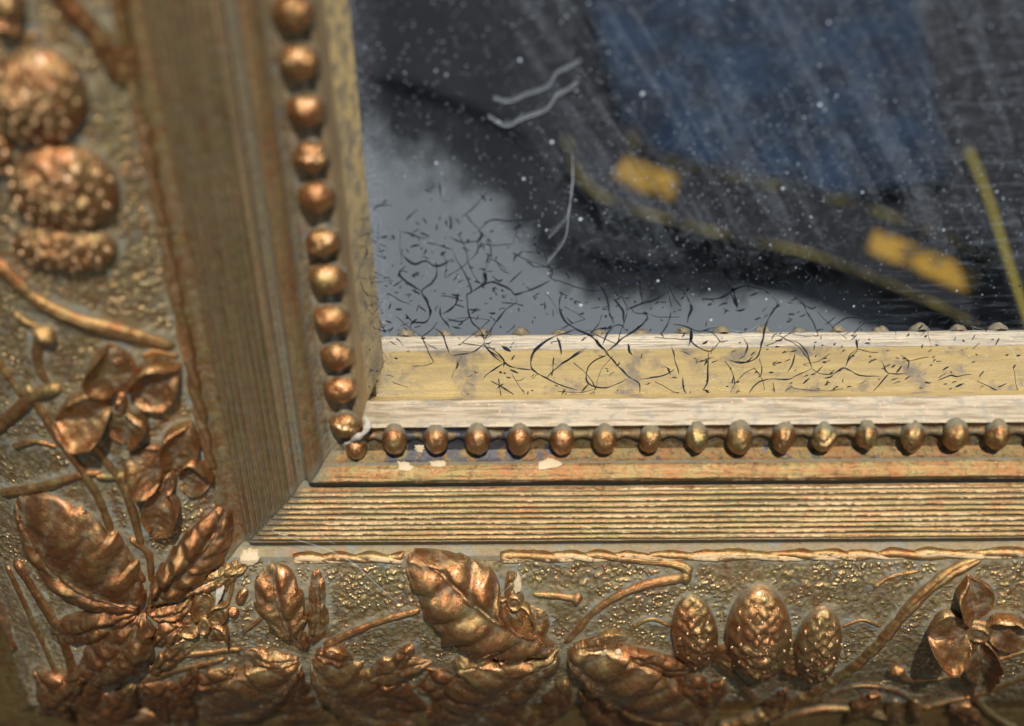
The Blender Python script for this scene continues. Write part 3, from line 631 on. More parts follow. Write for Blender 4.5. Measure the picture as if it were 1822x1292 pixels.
def sweep(name, axis, d, z, s_end, step, mat, field=False, reed=False, **k):
    """sweep a run of the profile along one rail, mitred at the corner"""
    n = int((s_end + 60) / step); t = np.linspace(0, 1, n)[:, None]
    D = d[None, :] + 0 * t; Sx = -D + t * (s_end + D); 
    x, y = (Sx, -D) if axis == 'x' else (-D, Sx)
    Z = z[None, :] + 0 * t
    Z = Z + .10 * fbm(x * .08, y * .08, 21) + .05 * fbm(x * .6, y * .6, 22)
    wear = np.zeros_like(Z); dust = np.zeros_like(Z); gran = np.zeros_like(Z)
    mit = np.exp(-((Sx + D) / .35) ** 2)                     # mitre joint
    if field:
        c1 = samp(cov, x, y); c2 = samp(covw, x, y)
        Z = Z + .28 * sm(c1, .05, .7) + .22 * fbm(x * .28, y * .28, 23) + .16 * fbm(x * 1.1, y * 1.1, 24, 2) - .2
        gr = sm(.42 + fbm(x * .12, y * .12, 25), .2, .5)
        gran = (1 - sm(c1, .2, .7)) * (.45 + .55 * gr); dust = np.clip(.08 + sm(c1, .05, .5) * (.30 + .9 * fbm(x * .3, y * .3, 27)) + .1 * c2, 0, 1)
        # small pebbles of the stippled ground
        for sc, am, sd in ((1.35, .34, 31), (1.9, .24, 33)):
            Z = Z + am * gran * np.clip(vn(x * sc, y * sc, sd) * 2 + vn(x * sc * 1.7 + 3, y * sc * 1.7, sd + 1), 0, 1)
    if reed:
        amp = .10 if axis == 'x' else .16
        Z = Z + amp * fbm(Sx * .05, D * 2.6, 41) * np.ones_like(Z) + .05 * fbm(Sx * .3, D * 4, 42)
        sl = np.gradient(np.broadcast_to(z, D.shape), axis=1)
        hz = z - np.convolve(np.pad(z, 6, mode='edge'), np.ones(13) / 13, 'same')[6:-6]
        wear = np.clip(hz[None] * 3.4 * (1 + 1.4 * fbm(Sx * .09, D * .8, 43)), 0, 1); dust = np.clip(-hz[None] * 4, 0, 1) * 1.6 + .12
        cm = 1 - sm(Sx + D, 0, 6); dust = dust + .5 * cm * (vn(x * .5, y * .5, 44) + .6); wear = wear * (1 - .5 * cm)
        Z = Z + cm * .25 * fbm(x * .5, y * .5, 45)
    Z = Z - .16 * mit
    if axis == 'y': V = np.stack([x, y, Z], -1)
    else: V = np.stack([x, y, Z], -1)
    return grid(name, V, mat, k.pop('parent', rail[axis]), dict(wear=wear, dust=dust + .7 * np.exp(-((Sx + D) / 1.6) ** 2) * (vn(x * .7, y * .7, 46) + .6), gran=gran), flip=(axis == 'y'), **k)
rail = {}
END = {'x': 165.0, 'y': 118.0}
WALLX = (2.0, -16.0); WALLY = (-6.4, -16.0)
for ax, nm in (('x', 'bottom_rail'), ('y', 'side_rail')):
    # core of the rail: outer border, edge and back
    d = np.array([v[0] for v in PROF if v[0] > 77.5] + [99, 20, 2.0, 2.0]); z = np.array([v[1] for v in PROF if v[0] > 77.5] + [-30, -30, -22, -18.0])
    n = 240; t = np.linspace(0, 1, n)[:, None]; D = d[None] + 0 * t; Sx = -D + t * (END[ax] + D); x, y = (Sx, -D) if ax == 'x' else (-D, Sx)
    V = np.stack([x, y, z[None] + .12 * fbm(x * .3, y * .3, 50)], -1)
    rail[ax] = grid(nm, V, M_rail if ax == 'x' else M_raily, root, dict(wear=0.05, dust=.0, gran=0), flip=(ax == 'y'))
# carved field
d, z = prof_pts(25.0, 78.6, .3); sweep('relief_ground', 'x', d, z, 150, .34, M_field, field=True); 
sweep('relief_ground', 'y', d, z, 108, .34, M_field, field=True)
# hollow beside the cord
d, z = prof_pts(19.9, 25.1, .13)
for ax in 'xy':
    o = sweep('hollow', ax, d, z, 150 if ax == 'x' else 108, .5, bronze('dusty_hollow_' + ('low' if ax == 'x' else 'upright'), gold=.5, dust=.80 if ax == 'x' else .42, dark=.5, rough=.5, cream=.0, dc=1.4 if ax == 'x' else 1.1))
# reeded band, each reed a piece of its own
edges_d = [10.3 + k * 1.07 for k in range(ng)] + [19.95]
for ax in 'xy':
    for k in range(ng):
        d, z = prof_pts(edges_d[k], edges_d[k + 1], .1)
        sweep('reed', ax, d, z, 150 if ax == 'x' else 108, .42, M_rail if ax == 'x' else (M_brown if k < 1 else M_raily), reed=True)
# fillet and bead channel
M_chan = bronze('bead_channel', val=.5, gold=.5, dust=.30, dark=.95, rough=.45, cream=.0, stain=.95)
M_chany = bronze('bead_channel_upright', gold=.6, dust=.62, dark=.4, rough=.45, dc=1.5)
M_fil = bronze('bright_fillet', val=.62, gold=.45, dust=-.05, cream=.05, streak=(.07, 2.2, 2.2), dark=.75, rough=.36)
d, z = prof_pts(4.6, 10.3, .09)
sweep('fillet', 'x', d, z, 150, .42, M_fil, reed=True); sweep('fillet', 'y', d, z, 108, .42, M_brown, reed=True)
d, z = prof_pts(-2.45, 4.62, .12)
sweep('bead_channel', 'x', d, z, 150, .42, M_chan); sweep('bead_channel', 'y', d, z, 108, .42, M_chany)
# lip (bevel) and gilded slip behind it
d, z = prof_pts(-3.5, -2.43, .05)
o = sweep('lip', 'x', d, z, 150, .42, M_lip); sweep('lip', 'y', d, z, 108, .42, M_lipy)
for ax, (db, zb) in (('x', WALLX), ('y', WALLY)):
    t = np.linspace(0, 1, 24); sweep('gilded_slip', ax, (-3.5 + t * (db + 3.5)), (-7.42 + t * (zb + 7.42)), 150 if ax == 'x' else 108, .6, M_slipy2) if ax == 'y' else \
        sweep('gilded_slip', ax, (-3.5 + t * (db + 3.5)), (-7.42 + t * (zb + 7.42)), 150, .6, M_slip)

# ------------------------------------------------------------------ beads
def bead(cx, cy, along, sc, seed, mat, chip=None):
    r_ = np.random.RandomState(seed)
    th = np.linspace(0, 2 * math.pi, 36, endpoint=False)[None]; ph = np.linspace(-.35, math.pi / 2, 20)[:, None]
    ra, rc, rz = (2.45 if along == 'x' else 2.85) * sc, 3.2 * sc, 3.0 * sc
    X = np.cos(ph) * np.cos(th); Y = np.cos(ph) * np.sin(th); Z = np.sin(ph) + 0 * th
    lum = 1 + .13 * fbm(X * 1.6 + seed * 3, Y * 1.6 + Z, 90) + .04 * fbm(X * 5 + seed, Y * 5, 91)
    wear = np.clip(fbm(X * 1.2 + seed, Y * 1.2, 93) * .5, 0, 1)
    if chip is not None:
        a, w = chip; edge = (X * math.cos(a) + Y * math.sin(a)) - .15 + .25 * fbm(X * 2 + seed, Y * 2 + Z, 92)
        lum = lum - .16 * sm(edge, 0, .06); wear = np.maximum(wear, np.exp(-(edge / .05) ** 2) * .9)
    if along == 'x': P = np.stack([cx + ra * X * lum, cy + rc * Y * lum, rz * Z * lum - .25], -1)
    else: P = np.stack([cx + rc * X * lum, cy + ra * Y * lum, rz * Z * lum - .25], -1)
    top = sm(Y, .3, 1.0) * (1 - sm(Z, .3, .8))
    return grid('bead', P, mat, root, dict(wear=wear, dust=np.clip(sm(-Z, -.45, .1) * .6 + (.45 if along == 'x' else .2) * top, 0, 1), gran=0), closed=True)
BX = [(702,781),(776,781),(850,781),(925,782),(1000,783),(1076,783),(1155,780),(1238,780),(1316,780),(1392,776),(1465,777),(1540,774),(1622,776),(1700,773),(1774,773),(1852,772),(1930,771)]
BY = [(617,752),(608,690),(600,631),(592,565),(583,493),(572,427),(563,348),(552,274),(545,193),(532,108),(520,20),(508,-72)]
chips = {6: (2.4, 1), 9: (2.6, 1), 11: (3.6, 1), 12: (2.8, 1), 7: (3.3, 1), 10: (2.0, 1)}
bxs = []; bys = []
for i, (u, v) in enumerate(BX):
    p = at_z(u, v, 0.0); bxs.append(p[0]); bead(p[0], p[1] * .4, 'x', .92 + .1 * rng.rand(), i, M_bead if i < 5 else M_bead2, chips.get(i))
for i, (u, v) in enumerate(BY):
    p = at_z(u, v, 0.0); bys.append(p[1]); bead(p[0] * .5, p[1], 'y', .97 + .08 * rng.rand(), 30 + i, M_bead, {0: (1.2, 1), 5: (2.2, 1), 7: (1.6, 1)}.get(i))
p = at_z(634, 797, -.3); bead(p[0], p[1] + .5, 'x', .82, 77, M_bead)
# little necks between the beads
def neck(ax, s0, s1, seed):
    s = np.linspace(s0, s1, 12)[:, None]; A = np.linspace(-.2, math.pi + .2, 12)[None]
    r = .95 + .25 * np.cos((s - (s0 + s1) / 2) / (s1 - s0) * 2 * math.pi + math.pi) + .1 * vn(s + seed * 7, s * 0, 95)
    a = r * np.cos(A); z = -1.6 + r * 1.25 * np.sin(A)
    x, y = (s + 0 * A, a) if ax == 'x' else (a, s + 0 * A)
    grid('neck', np.stack([x, y, z], -1), M_chan if ax == 'x' else M_chany, root, dict(wear=.3, dust=.3, gran=0), flip=(ax == 'x'))
for ax, L_ in (('x', bxs), ('y', bys)):
    for i in range(len(L_) - 1): neck(ax, L_[i] + 1.6, L_[i + 1] - 1.6, i)
neck('x', 2.6, bxs[0] - 1.6, 50)

# ------------------------------------------------------------------ chips of bare gesso, white filler in the corner
def blob(name, px, hgt, mat, h0=0.3, jag=.25, seed=0, surf=None, **k):
    jag = jag * 1.3
    P0 = np.array([(on(u, v, h0) if surf is None else at_z(u, v, surf)) for u, v in px]); P = resamp(np.vstack([P0, P0[:1]]), 40)[:-1]; c = P.mean(0)
    r = np.array([0, .3, .6, .8, .92, 1.0, 1.03])[:, None, None]
    a = np.arange(39) / 39 * 6.283; P = c + (P - c) * (1 + jag * (vn(a * 3, a * 0 + seed, seed) + .6 * vn(a * 9, a * 0 + seed, seed + 5)))[:, None]
    V = c + (P - c)[None] * r
    z = (Hxy(V[..., 0], V[..., 1]) if surf is None else surf) + h0 + hgt * np.array([1, 1, .95, .85, .6, .1, -1.4 / max(hgt, .3)])[:, None] + .15 * vn(V[..., 0] * 1.5, V[..., 1] * 1.5, seed)
    V = np.stack([V[..., 0], V[..., 1], z], -1)
    return grid(name, V, mat, root, dict(wear=0, dust=0, gran=0), closed=True, **k)
blob('gesso_chip', [(425,990),(440,980),(458,984),(460,996),(448,1006),(430,1003)], .35, M_gesso, .45, .3, 1)
blob('gesso_chip', [(384,1052),(398,1046),(392,1066),(384,1078)], .3, M_white, 1.6, .2, 2)
None and blob('gesso_chip', [(352,1094),(370,1084),(380,1092),(366,1100),(356,1106)], .3, M_gesso, 1.6, .3, 3)
blob('gesso_chip', [(1028,1168),(1040,1164),(1044,1172),(1036,1180),(1028,1178)], .2, M_gesso, 1.8, .3, 4)
blob('gesso_chip', [(1046,1164),(1060,1168),(1078,1158),(1080,1168),(1062,1178),(1050,1174)], .2, M_gesso, 1.9, .4, 5)
blob('gesso_chip', [(1092,1166),(1102,1162),(1112,1172),(1108,1180),(1092,1178)], .2, M_gesso, 2.2, .3, 6)
blob('gesso_chip', [(1275,1180),(1290,1174),(1300,1182)], .1, M_gesso, .4, .3, 7) if False else None
None and blob('gesso_chip', [(875,1004),(884,1002),(892,1020),(884,1024),(876,1016)], .3, M_gesso, .9, .3, 8)
blob('gesso_chip', [(915,1036),(922,1030),(928,1044),(920,1056),(914,1050)], .3, M_gesso, 1.4, .3, 9)
blob('gesso_chip', [(708,822),(720,822),(735,832),(722,838),(710,834)], .2, M_gesso, .15, .3, 10)
blob('gesso_chip', [(766,822),(790,820),(792,828),(770,830)], .2, M_gesso, .15, .3, 11)
blob('gesso_chip', [(738,792),(754,794),(752,804),(738,800)], .15, M_gesso, .05, .3, 15)
blob('gesso_chip', [(956,826),(975,816),(1003,826),(985,832),(960,836)], .2, M_gesso, .15, .3, 12)
blob('gesso_chip', [(222,650)]*1 + [(180,652),(190,662),(182,672),(172,664)], .2, M_gesso, 2.4, .2, 13) if False else None
def ribbon3(name, P, w, t, mat, parent=None, taper=True, **k):
    P = resamp(P, 60); T = np.gradient(P, axis=0); T /= np.linalg.norm(T, axis=1)[:, None]
    up = np.array([0, 0, 1.0]); N = np.cross(up, T); N /= np.linalg.norm(N, axis=1)[:, None]
    s = np.linspace(0, 1, 60); ww = w * ((np.sin(np.pi * np.clip(s, .02, .98)) ** .4) if taper else 1) * (1 + 1.0 * vn(s * 14, s * 0, 5))
    A = np.linspace(0, 2 * math.pi, 9)[:-1]
    V = P[:, None] + N[:, None] * (ww[:, None] * np.cos(A)[None])[..., None] + up * (t * (ww / w)[:, None] * np.sin(A)[None])[..., None]
    return grid(name, V, mat, parent, None, closed=True, **k)
gp = [np.append(at_z(u, v, z)[:2], z) for u, v, z in [(650,742,-.2),(654,757,.9),(648,770,1.6),(636,778,2.2),(622,788,.6),(613,792,-.6),(607,792,-1.4)]]
ribbon3('white_filler', gp, .8, .5, M_white, root)
gp = [np.append(at_z(u, v, z)[:2], z) for u, v, z in [(616,790,-.2),(614,797,-1),(622,803,-1.2)]]
ribbon3('white_filler', gp, .3, .3, M_white, root)

# ------------------------------------------------------------------ mirror glass and its crackle
V = np.array([[(-5, -5), (-5, 125)], [(170, -5), (170, 125)]], float)
V = np.concatenate([V, np.full((2, 2, 1), ZM)], -1)
vb = V.copy(); vb[..., 2] = ZM - 3
allv = np.concatenate([V.reshape(-1, 3), vb.reshape(-1, 3)])
glass = raw('glass', allv, [[0, 2, 3, 1], [4, 5, 7, 6], [0, 1, 5, 4], [2, 6, 7, 3], [0, 4, 6, 2], [1, 3, 7, 5]], M_glass, root, smooth=False)
CR = []
def cr(o, sc, w, *lines):
    for l in lines: CR.append(([(o[0] + x / sc, o[1] + y / sc) for x, y in l], w))
A2, A5, A6, A7, A8 = ((440, 320), 3.915), ((860, 320), 3.915), ((1300, 320), 3.49), ((840, 600), 3.49), ((1322, 600), 3.49)
cr(*A2, 2.6, [(1075,480),(1085,530),(1160,590),(1240,570),(1320,605),(1440,550)], [(1320,605),(1305,700),(1215,775),(1255,850),(1272,920),(1240,990),(1150,995),(1130,1040)], [(1215,775),(1090,700),(1055,650),(1110,600)],
   [(1345,885),(1345,940),(1380,990),(1410,1045)], [(1470,790),(1440,880),(1345,940)], [(1665,640),(1660,710)], [(1560,780),(1640,735),(1720,715),(1801,745)], [(1410,250),(1425,300),(1410,350)], [(1635,360),(1635,385),(1600,440)])
cr(*A2, 1.7, [(1430,485),(1460,560),(1520,660),(1560,780),(1530,810),(1550,960),(1620,1050),(1650,1110),(1700,1040),(1801,900)], [(1250,435),(1340,460),(1430,485)], [(1390,965),(1480,985),(1550,960)],
   [(1520,570),(1595,520),(1610,430),(1635,385),(1610,350),(1700,285),(1801,280)], [(1610,350),(1520,235)], [(1610,430),(1500,435),(1410,405)], [(1650,1110),(1640,1150),(1560,1200),(1430,1230)], [(1640,1150),(1720,1230),(1780,1270)],
   [(1300,1035),(1360,1080),(1400,1180),(1415,1230)], [(860,980),(880,1030),(960,1060),(1050,1110),(1090,1160)], [(1100,280),(1150,240),(1190,210)], [(1330,0),(1340,60),(1350,130)], [(1080,360),(1230,405),(1270,390)], [(880,220),(910,185),(1010,180)],
   [(1090,700),(1010,745)], [(1150,995),(1100,935)], [(760,460),(820,470),(830,520),(800,560)], [(830,470),(870,430),(890,400)], [(820,520),(880,515),(980,515)], [(770,680),(860,690),(880,675),(940,690)], [(780,700),(830,800),(900,810)], [(830,880),(900,860),(950,855)],
   [(750,260),(800,275),(850,260)], [(760,380),(880,370),(980,345)], [(890,560),(920,630)])
cr(*A5, 2.4, [(0,730),(60,715),(140,740),(200,780),(220,800),(330,770),(470,695)], [(550,765),(525,850),(535,920),(570,990),(640,1040),(700,1065),(760,1100),(860,1200),(930,1290)], [(640,1040),(560,1075),(470,1100),(400,1150),(350,1210),(325,1290)],
   [(780,550),(785,640),(800,720),(850,790),(875,870),(885,930),(915,1010)], [(860,1195),(940,1130),(1040,1060),(1110,1000),(1145,945)], [(1120,860),(1095,790),(1080,700),(960,680),(870,660)], [(990,905),(1120,860),(1240,810),(1330,750)])
cr(*A5, 3.6, [(505,1095),(535,1150),(540,1220)], [(760,1090),(800,1140),(850,1190)], [(905,825),(940,860),(970,920),(980,1000)], [(1440,860),(1450,910),(1430,960),(1420,1000)], [(1690,720),(1740,780),(1770,890)], [(1010,1140),(1020,1190),(1035,1225)], [(120,1155),(190,1200)], [(1520,825),(1650,825),(1730,775),(1801,740)],
   [(940,750),(980,715),(1050,700)], [(1450,1040),(1445,1100),(1430,1160)], [(60,670),(110,710),(130,690)], [(0,640),(20,690),(10,730)])
cr(*A5, 1.7, [(470,695),(560,715),(650,750),(740,770),(885,755)], [(470,695),(475,620),(350,600),(330,585)], [(475,620),(550,605)], [(220,800),(235,850),(170,890),(100,980),(60,1040),(40,1090),(0,1120)], [(710,1045),(760,1050),(830,1035),(870,1040),(930,1015),(970,1020),(990,1050)],
   [(700,1190),(620,1240),(540,1290)], [(1080,700),(1125,600),(1230,580),(1310,570),(1350,585)], [(1180,665),(1300,710),(1390,770),(1500,720)], [(1390,770),(1440,860)], [(1500,670),(1560,655),(1640,655),(1700,695)], [(1490,660),(1450,560)],
   [(1320,1010),(1400,1015),(1500,1060),(1560,1040),(1620,1025)], [(1560,1040),(1640,1110),(1650,1130),(1710,1120)], [(1650,1130),(1570,1195),(1460,1140),(1450,1040)], [(1305,920),(1280,1010),(1240,1080)], [(860,1220),(780,1260),(740,1290)],
   [(0,450),(110,455),(220,440)], [(280,495),(230,530),(210,570)], [(280,495),(380,510)], [(0,300),(60,285),(120,285),(200,285),(330,270)], [(340,455),(420,420),(510,420)], [(630,500),(460,495),(390,490)], [(80,540),(125,620),(190,655)], [(270,635),(180,720)],
   [(630,530),(630,570),(660,600)], [(0,1140),(60,1200),(130,1260)], [(785,640),(870,620)], [(830,1150),(860,1070),(900,1030)])
cr(*A6, 2.2, [(260,725),(290,780),(240,850),(210,920),(200,1000),(170,1090),(100,1135),(0,1125)], [(0,690),(80,660),(130,660),(210,675)], [(0,700),(20,760),(40,800)], [(105,600),(110,690)], [(420,755),(470,780),(510,800),(540,780)], [(780,985),(785,1050)])
cr(*A6, 1.5, [(260,955),(370,1000),(440,1060),(480,1110),(495,1150)], [(640,905),(730,855),(840,860)], [(785,1050),(850,1065),(920,1075)], [(785,1050),(740,1090),(725,1150)], [(210,675),(240,710)], [(290,640),(350,635),(390,670)], [(1030,850),(1120,840),(1200,825),(1320,830)], [(830,890),(930,870)], [(590,900),(650,850)])
cr(*A7, 2.0, [(95,50),(190,130),(200,160),(250,190),(370,205)], [(200,160),(110,220),(70,260)], [(440,20),(370,110),(365,180),(400,220),(460,255),(540,295),(660,330)], [(460,255),(540,180),(640,110),(710,70)], [(770,0),(830,90),(880,150),(960,235),(1030,280),(1040,350)],
   [(830,120),(760,150),(715,210),(725,290),(820,315),(900,290),(960,260)], [(115,270),(200,320),(270,365)], [(725,290),(680,340)], [(580,320),(555,360)], [(1470,90),(1465,200),(1460,280),(1430,330)], [(1310,250),(1320,330),(1345,355)], [(1240,50),(1260,150),(1290,230)],
   [(1040,260),(1180,240),(1260,200)], [(1690,10),(1710,60),(1690,120)], [(1600,140),(1650,160),(1700,155),(1746,120)])
cr(*A8, 1.7, [(430,195),(400,110),(360,50),(290,20)], [(430,195),(330,240),(270,262),(130,265),(70,300),(30,355)], [(430,195),(480,230),(560,225),(600,200),(635,195),(720,235),(850,245)], [(635,195),(660,130),(710,80),(700,20)],
   [(860,145),(905,225),(1020,225)], [(905,225),(860,275),(805,340)], [(985,110),(1030,150),(1025,200)], [(100,130),(120,200),(110,250)], [(325,100),(310,170),(280,220)], [(190,280),(200,350)], [(1210,270),(1290,235),(1330,245),(1420,230)])
def place_crack(u, v):
    p = at_z(u, v, ZM + .03)
    if p[0] < 6.35:                                       # these run on over the gilded slip at the side
        d = ray(u, v); kx = (6.4 - 3.5) / 8.58            # slip plane: x = 3.5 + kx * (-7.42 - z)
        t = (3.54 + kx * (-7.42 - CAM_C[2]) - CAM_C[0]) / (d[0] + kx * d[2]); p = CAM_C + d * t; p[0] += .03
    return p
cv, cf = [], []
def add_crack(P, w, n, taper=True):
    P = resamp(P, n); T = np.gradient(P, axis=0); T /= (np.linalg.norm(T, axis=1)[:, None] + 1e-9); N = np.stack([-T[:, 1], T[:, 0], 0 * T[:, 0]], 1)
    s = np.linspace(0, 1, n); sd = random.random() * 99
    ww = w * .5 * np.maximum(.25, np.sin(np.pi * s) ** .5) * (1 + 1.3 * vn(s * n * .35 + sd, s * 0, 3)); ww[0] = ww[-1] = .02
    if not taper: ww = w * .5 * (1 + 1.1 * vn(s * n * .35 + sd, s * 0, 3))
    j = (vn(s * n * .3 + sd, s * 0 + 5, 6) * .28)[:, None]
    P = P + N * j * (1 if taper else np.sin(np.pi * s)[:, None] * .8); o = len(cv)
    for a, b in zip(P + N * ww[:, None], P - N * ww[:, None]): cv.append(a); cv.append(b)
    for i in range(n - 1): cf.append((o + 2 * i, o + 2 * i + 1, o + 2 * i + 3, o + 2 * i + 2))
for l, w in CR:
    P = np.array([place_crack(*q) for q in l]); L = np.linalg.norm(np.diff(P, axis=0), axis=1).sum()
    add_crack(P, w / 9.3 * 1.3, max(8, int(L / .5)))
HX = {}                                                     # fine connected craquelure between the big cracks
def hxv(i, j):
    if (i, j) not in HX: HX[(i, j)] = (655 + 44 * i + (22 if j % 2 else 0) + random.uniform(-19, 19), 312 + 37 * j + random.uniform(-16, 16))
    return HX[(i, j)]
for i in range(0, 27):
    for j in range(0, 11):
        a = hxv(i, j)
        for di, dj in ((1, 0), (0, 1), ((1 if j % 2 else -1), 1)):
            b = hxv(i + di, j + dj); u, v = (a[0] + b[0]) / 2, (a[1] + b[1]) / 2
            if v > 704 or u < 640: continue
            pr = .20 * float(sm(v, 340, 460)) * (1 - .55 * float(sm(u, 1150, 1600)))
            if u > 960 and v < 470: pr *= .1
            if u > 1450 and v < 560: pr *= .15
            if random.random() > pr: continue
            m = ((a[0] + b[0]) / 2 + random.uniform(-7, 7), (a[1] + b[1]) / 2 + random.uniform(-6, 6))
            add_crack(np.array([place_crack(*a), place_crack(*m), place_crack(*b)]), random.uniform(.07, .17), 14, False)
for k in range(1100):                                      # short splits of the silvering
    u = random.uniform(655, 1850); v = random.uniform(290, 706)
    dens = float(sm(v, 310 + 60 * (u > 900), 420)) * (1.0 if u < 1500 or v > 600 else .6)
    if u > 960 and v < 480 - (0 if u < 1500 else -70): dens *= .08
    if u > 1450 and v < 560: dens *= .2
    if v > 600 and u < 1250: dens *= .35
    if random.random() > dens: continue
    p = place_crack(u, v); L = random.choice((.5, .7, 1.0, 1.4, 1.9)); a = random.uniform(0, math.pi)
    if u > 1300: a = random.gauss(.5, .5)
    q = np.array([math.cos(a), math.sin(a), 0]) * L / 2; b = np.array([-q[1], q[0], 0]) * random.uniform(-.18, .18)
    add_crack(np.array([p - q, p + b, p + q]), random.uniform(.12, .36), 7)
raw('crackle', cv, cf, M_crack, glass, smooth=False, kind='stuff')

# ------------------------------------------------------------------ stray fibres (things of their own, lying on glass and frame)
def fibre(pts, w, label, off=None):
    P = np.array([np.append(at_z(u, v, z)[:2], z) for u, v, z in pts]); base = P.mean(0)
    e = bpy.data.objects.new('fibre', None)
    P = resamp(P, 60); T = np.gradient(P, axis=0); T /= np.linalg.norm(T, axis=1)[:, None]; up = np.array([0, 0, 1.]); N = np.cross(up, T); N /= np.linalg.norm(N, axis=1)[:, None]
    A = np.linspace(0, 2 * math.pi, 7)[:-1]; V = (P - base)[:, None] + N[:, None] * (w * .38 * np.cos(A))[None, :, None] + up * (w * .38 * np.sin(A))[None, :, None]
    o = grid('fibre', V, M_hair, None, None, closed=True, label=label, category='fibre', group='stray fibres on the mirror and frame')
    o.rotation_euler = (math.radians(90), 0, 0); o.location = UP @ Vector((base * MM).tolist())
zg = ZM + .5
fibre([(878,176,zg),(905,182,zg),(935,170,zg),(975,155,zg),(990,132,zg),(1010,122,zg),(1034,108,zg)], .10, 'pale wavy fibre lying on the dark glass, upper of the pair')
fibre([(868,208,zg),(900,225,zg),(930,212,zg),(972,196,zg),(990,172,zg),(1012,160,zg),(1026,150,zg)], .12, 'pale wavy fibre lying on the dark glass, lower of the pair')
fibre([(1018,278,zg),(1020,320,zg),(1012,380,zg),(1006,425,zg),(985,455,zg),(974,468,zg)], .09, 'long bent fibre hanging down the glass below the wavy pair')
fibre([(1019,300,zg),(1016,350,zg),(1010,385,zg),(990,410,zg),(976,424,zg)], .07, 'shorter bent fibre branching left beside the long bent one')
fibre([(483,944,8.5),(520,958,9),(575,975,9.5),(625,1000,10.5),(665,1035,11.5),(690,1058,12),(718,1082,12)], .07, 'long pale hair curving from the reeded corner down over the leaf relief')
fibre([(556,925,8),(568,945,8),(585,962,8),(596,968,8)], .05, 'short thin hair standing on the reeded band near the corner')
fibre([(890,1060,12),(910,1040,11.5),(935,1022,11),(965,1010,9.5)], .05, 'fine hair beside the short knobbed stem under the cord')
fibre([(1730,586,zg),(1775,600,zg),(1800,625,zg),(1818,650,zg)], .05, 'fine hair on the glass at the right end of the reflected lip')
fibre([(1470,700,zg),(1500,660,zg),(1540,615,zg),(1552,600,zg)], .05, 'fine slanting hair crossing the reflected yellow slip')
fibre([(1300,592,zg),(1325,596,zg),(1345,588,zg),(1352,580,zg)], .05, 'small curled hair above the reflected lip, right of centre')

# ------------------------------------------------------------------ what the glass reflects: ground, added slab, strap, dark cloths, shade flecks
GY = -100.0
n = NT('added_slab_grey'); nb = n.noise(.02, 4); nf = n.noise(.6, 4, .6)
M_slab = n.done(n.pbr(n.mix(nb, (.108, .118, .122), (.128, .137, .140)), .9, 0, n.bump(n.math('MULTIPLY', nf, .4)), .2))
n = NT('low_bounce_ground'); nf = n.noise(.4, 4, .6)
M_ground = n.done(n.pbr(n.mix(nf, (.016, .016, .017), (.028, .027, .026)), .9, 0, n.bump(n.math('MULTIPLY', nf, .5)), .2))  # ground out of view kept near-black to cut bounce light on the relief
gv = [(-40, -40, 0), (40, -40, 0), (40, 40, 0), (-40, 40, 0)]
me = bpy.data.meshes.new('ground'); me.from_pydata(gv, [], [(0, 1, 2, 3)]); g = link('ground', me, M_ground, None, kind='structure'); g.location = (0, 0, (GY - 4) * MM)
x0, x1, z0, z1 = -55, 175, 55, 330                      # slab added where the glass sees ground, to limit bounce light (frame x, frame z)
V = np.array([[(x0, z0), (x0, z1)], [(x1, z0), (x1, z1)]], float)
sv = [(x, -z, t) for t in (0, 4) for x, z in ((x0, z0), (x1, z0), (x1, z1), (x0, z1))]
sb = np.array([(x0 + x1) / 2, -(z0 + z1) / 2, 0])
slb = raw('added_grey_slab', np.array(sv) - sb, [[0, 1, 2, 3], [7, 6, 5, 4], [0, 4, 5, 1], [1, 5, 6, 2], [2, 6, 7, 3], [3, 7, 4, 0]], M_slab, None, smooth=False, label='flat grey slab added as the only pale ground, reflected in the lower left of the glass', category='slab')
slb.location = ((sb + np.array([0, 0, GY - 4])) * MM).tolist()
def mirrored(u, v, D):                                   # real point whose reflection shows at (u,v), D mm of light path away
    p = CAM_C + ray(u, v) * D; p[2] = 2 * ZM - p[2]; return p
def grounded(u, v, h):                                   # same, for a point h mm above the ground
    d = ray(u, v); t = (ZM - CAM_C[2]) / d[2]; t2 = (GY + h - CAM_C[1]) / d[1]
    return mirrored(u, v, max(t + 5, t2))
def cloth_mat(name, c1, c2, sc=.5):
    n = NT(name); w = n.noise(sc, 4, .6); return n.done(n.pbr(n.mix(w, c1, c2), .9, 0, n.bump(n.math('MULTIPLY', n.noise(3, 3), .2)), .1))
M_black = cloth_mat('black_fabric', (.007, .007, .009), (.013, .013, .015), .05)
n = NT('blue_fabric'); nb_ = n.noise(.045, 4, .6); M_blue = n.done(n.pbr(n.mix(n.ramp(nb_, .36, .62), (.007, .010, .016), (.010, .023, .046)), .9, 0, None, .1))
M_yel = cloth_mat('yellow_webbing', (.27, .21, .025), (.20, .155, .02)); M_yelf = None
def worn_print(name, c, lo, hi, sc):
    n = NT(name); w = n.ramp(n.noise(sc, 4, .6), lo, hi)
    return n.done(n.pbr(n.mix(w, (.016, .015, .012), c), .9, 0, None, .1))
M_yelf = worn_print('worn_yellow_edging', (.22, .17, .03), .42, .62, .07)
M_yel2 = worn_print('worn_amber_print', (.30, .17, .02), .34, .54, .16) if True else cloth_mat('amber_print', (.40, .23, .03), (.30, .16, .02))
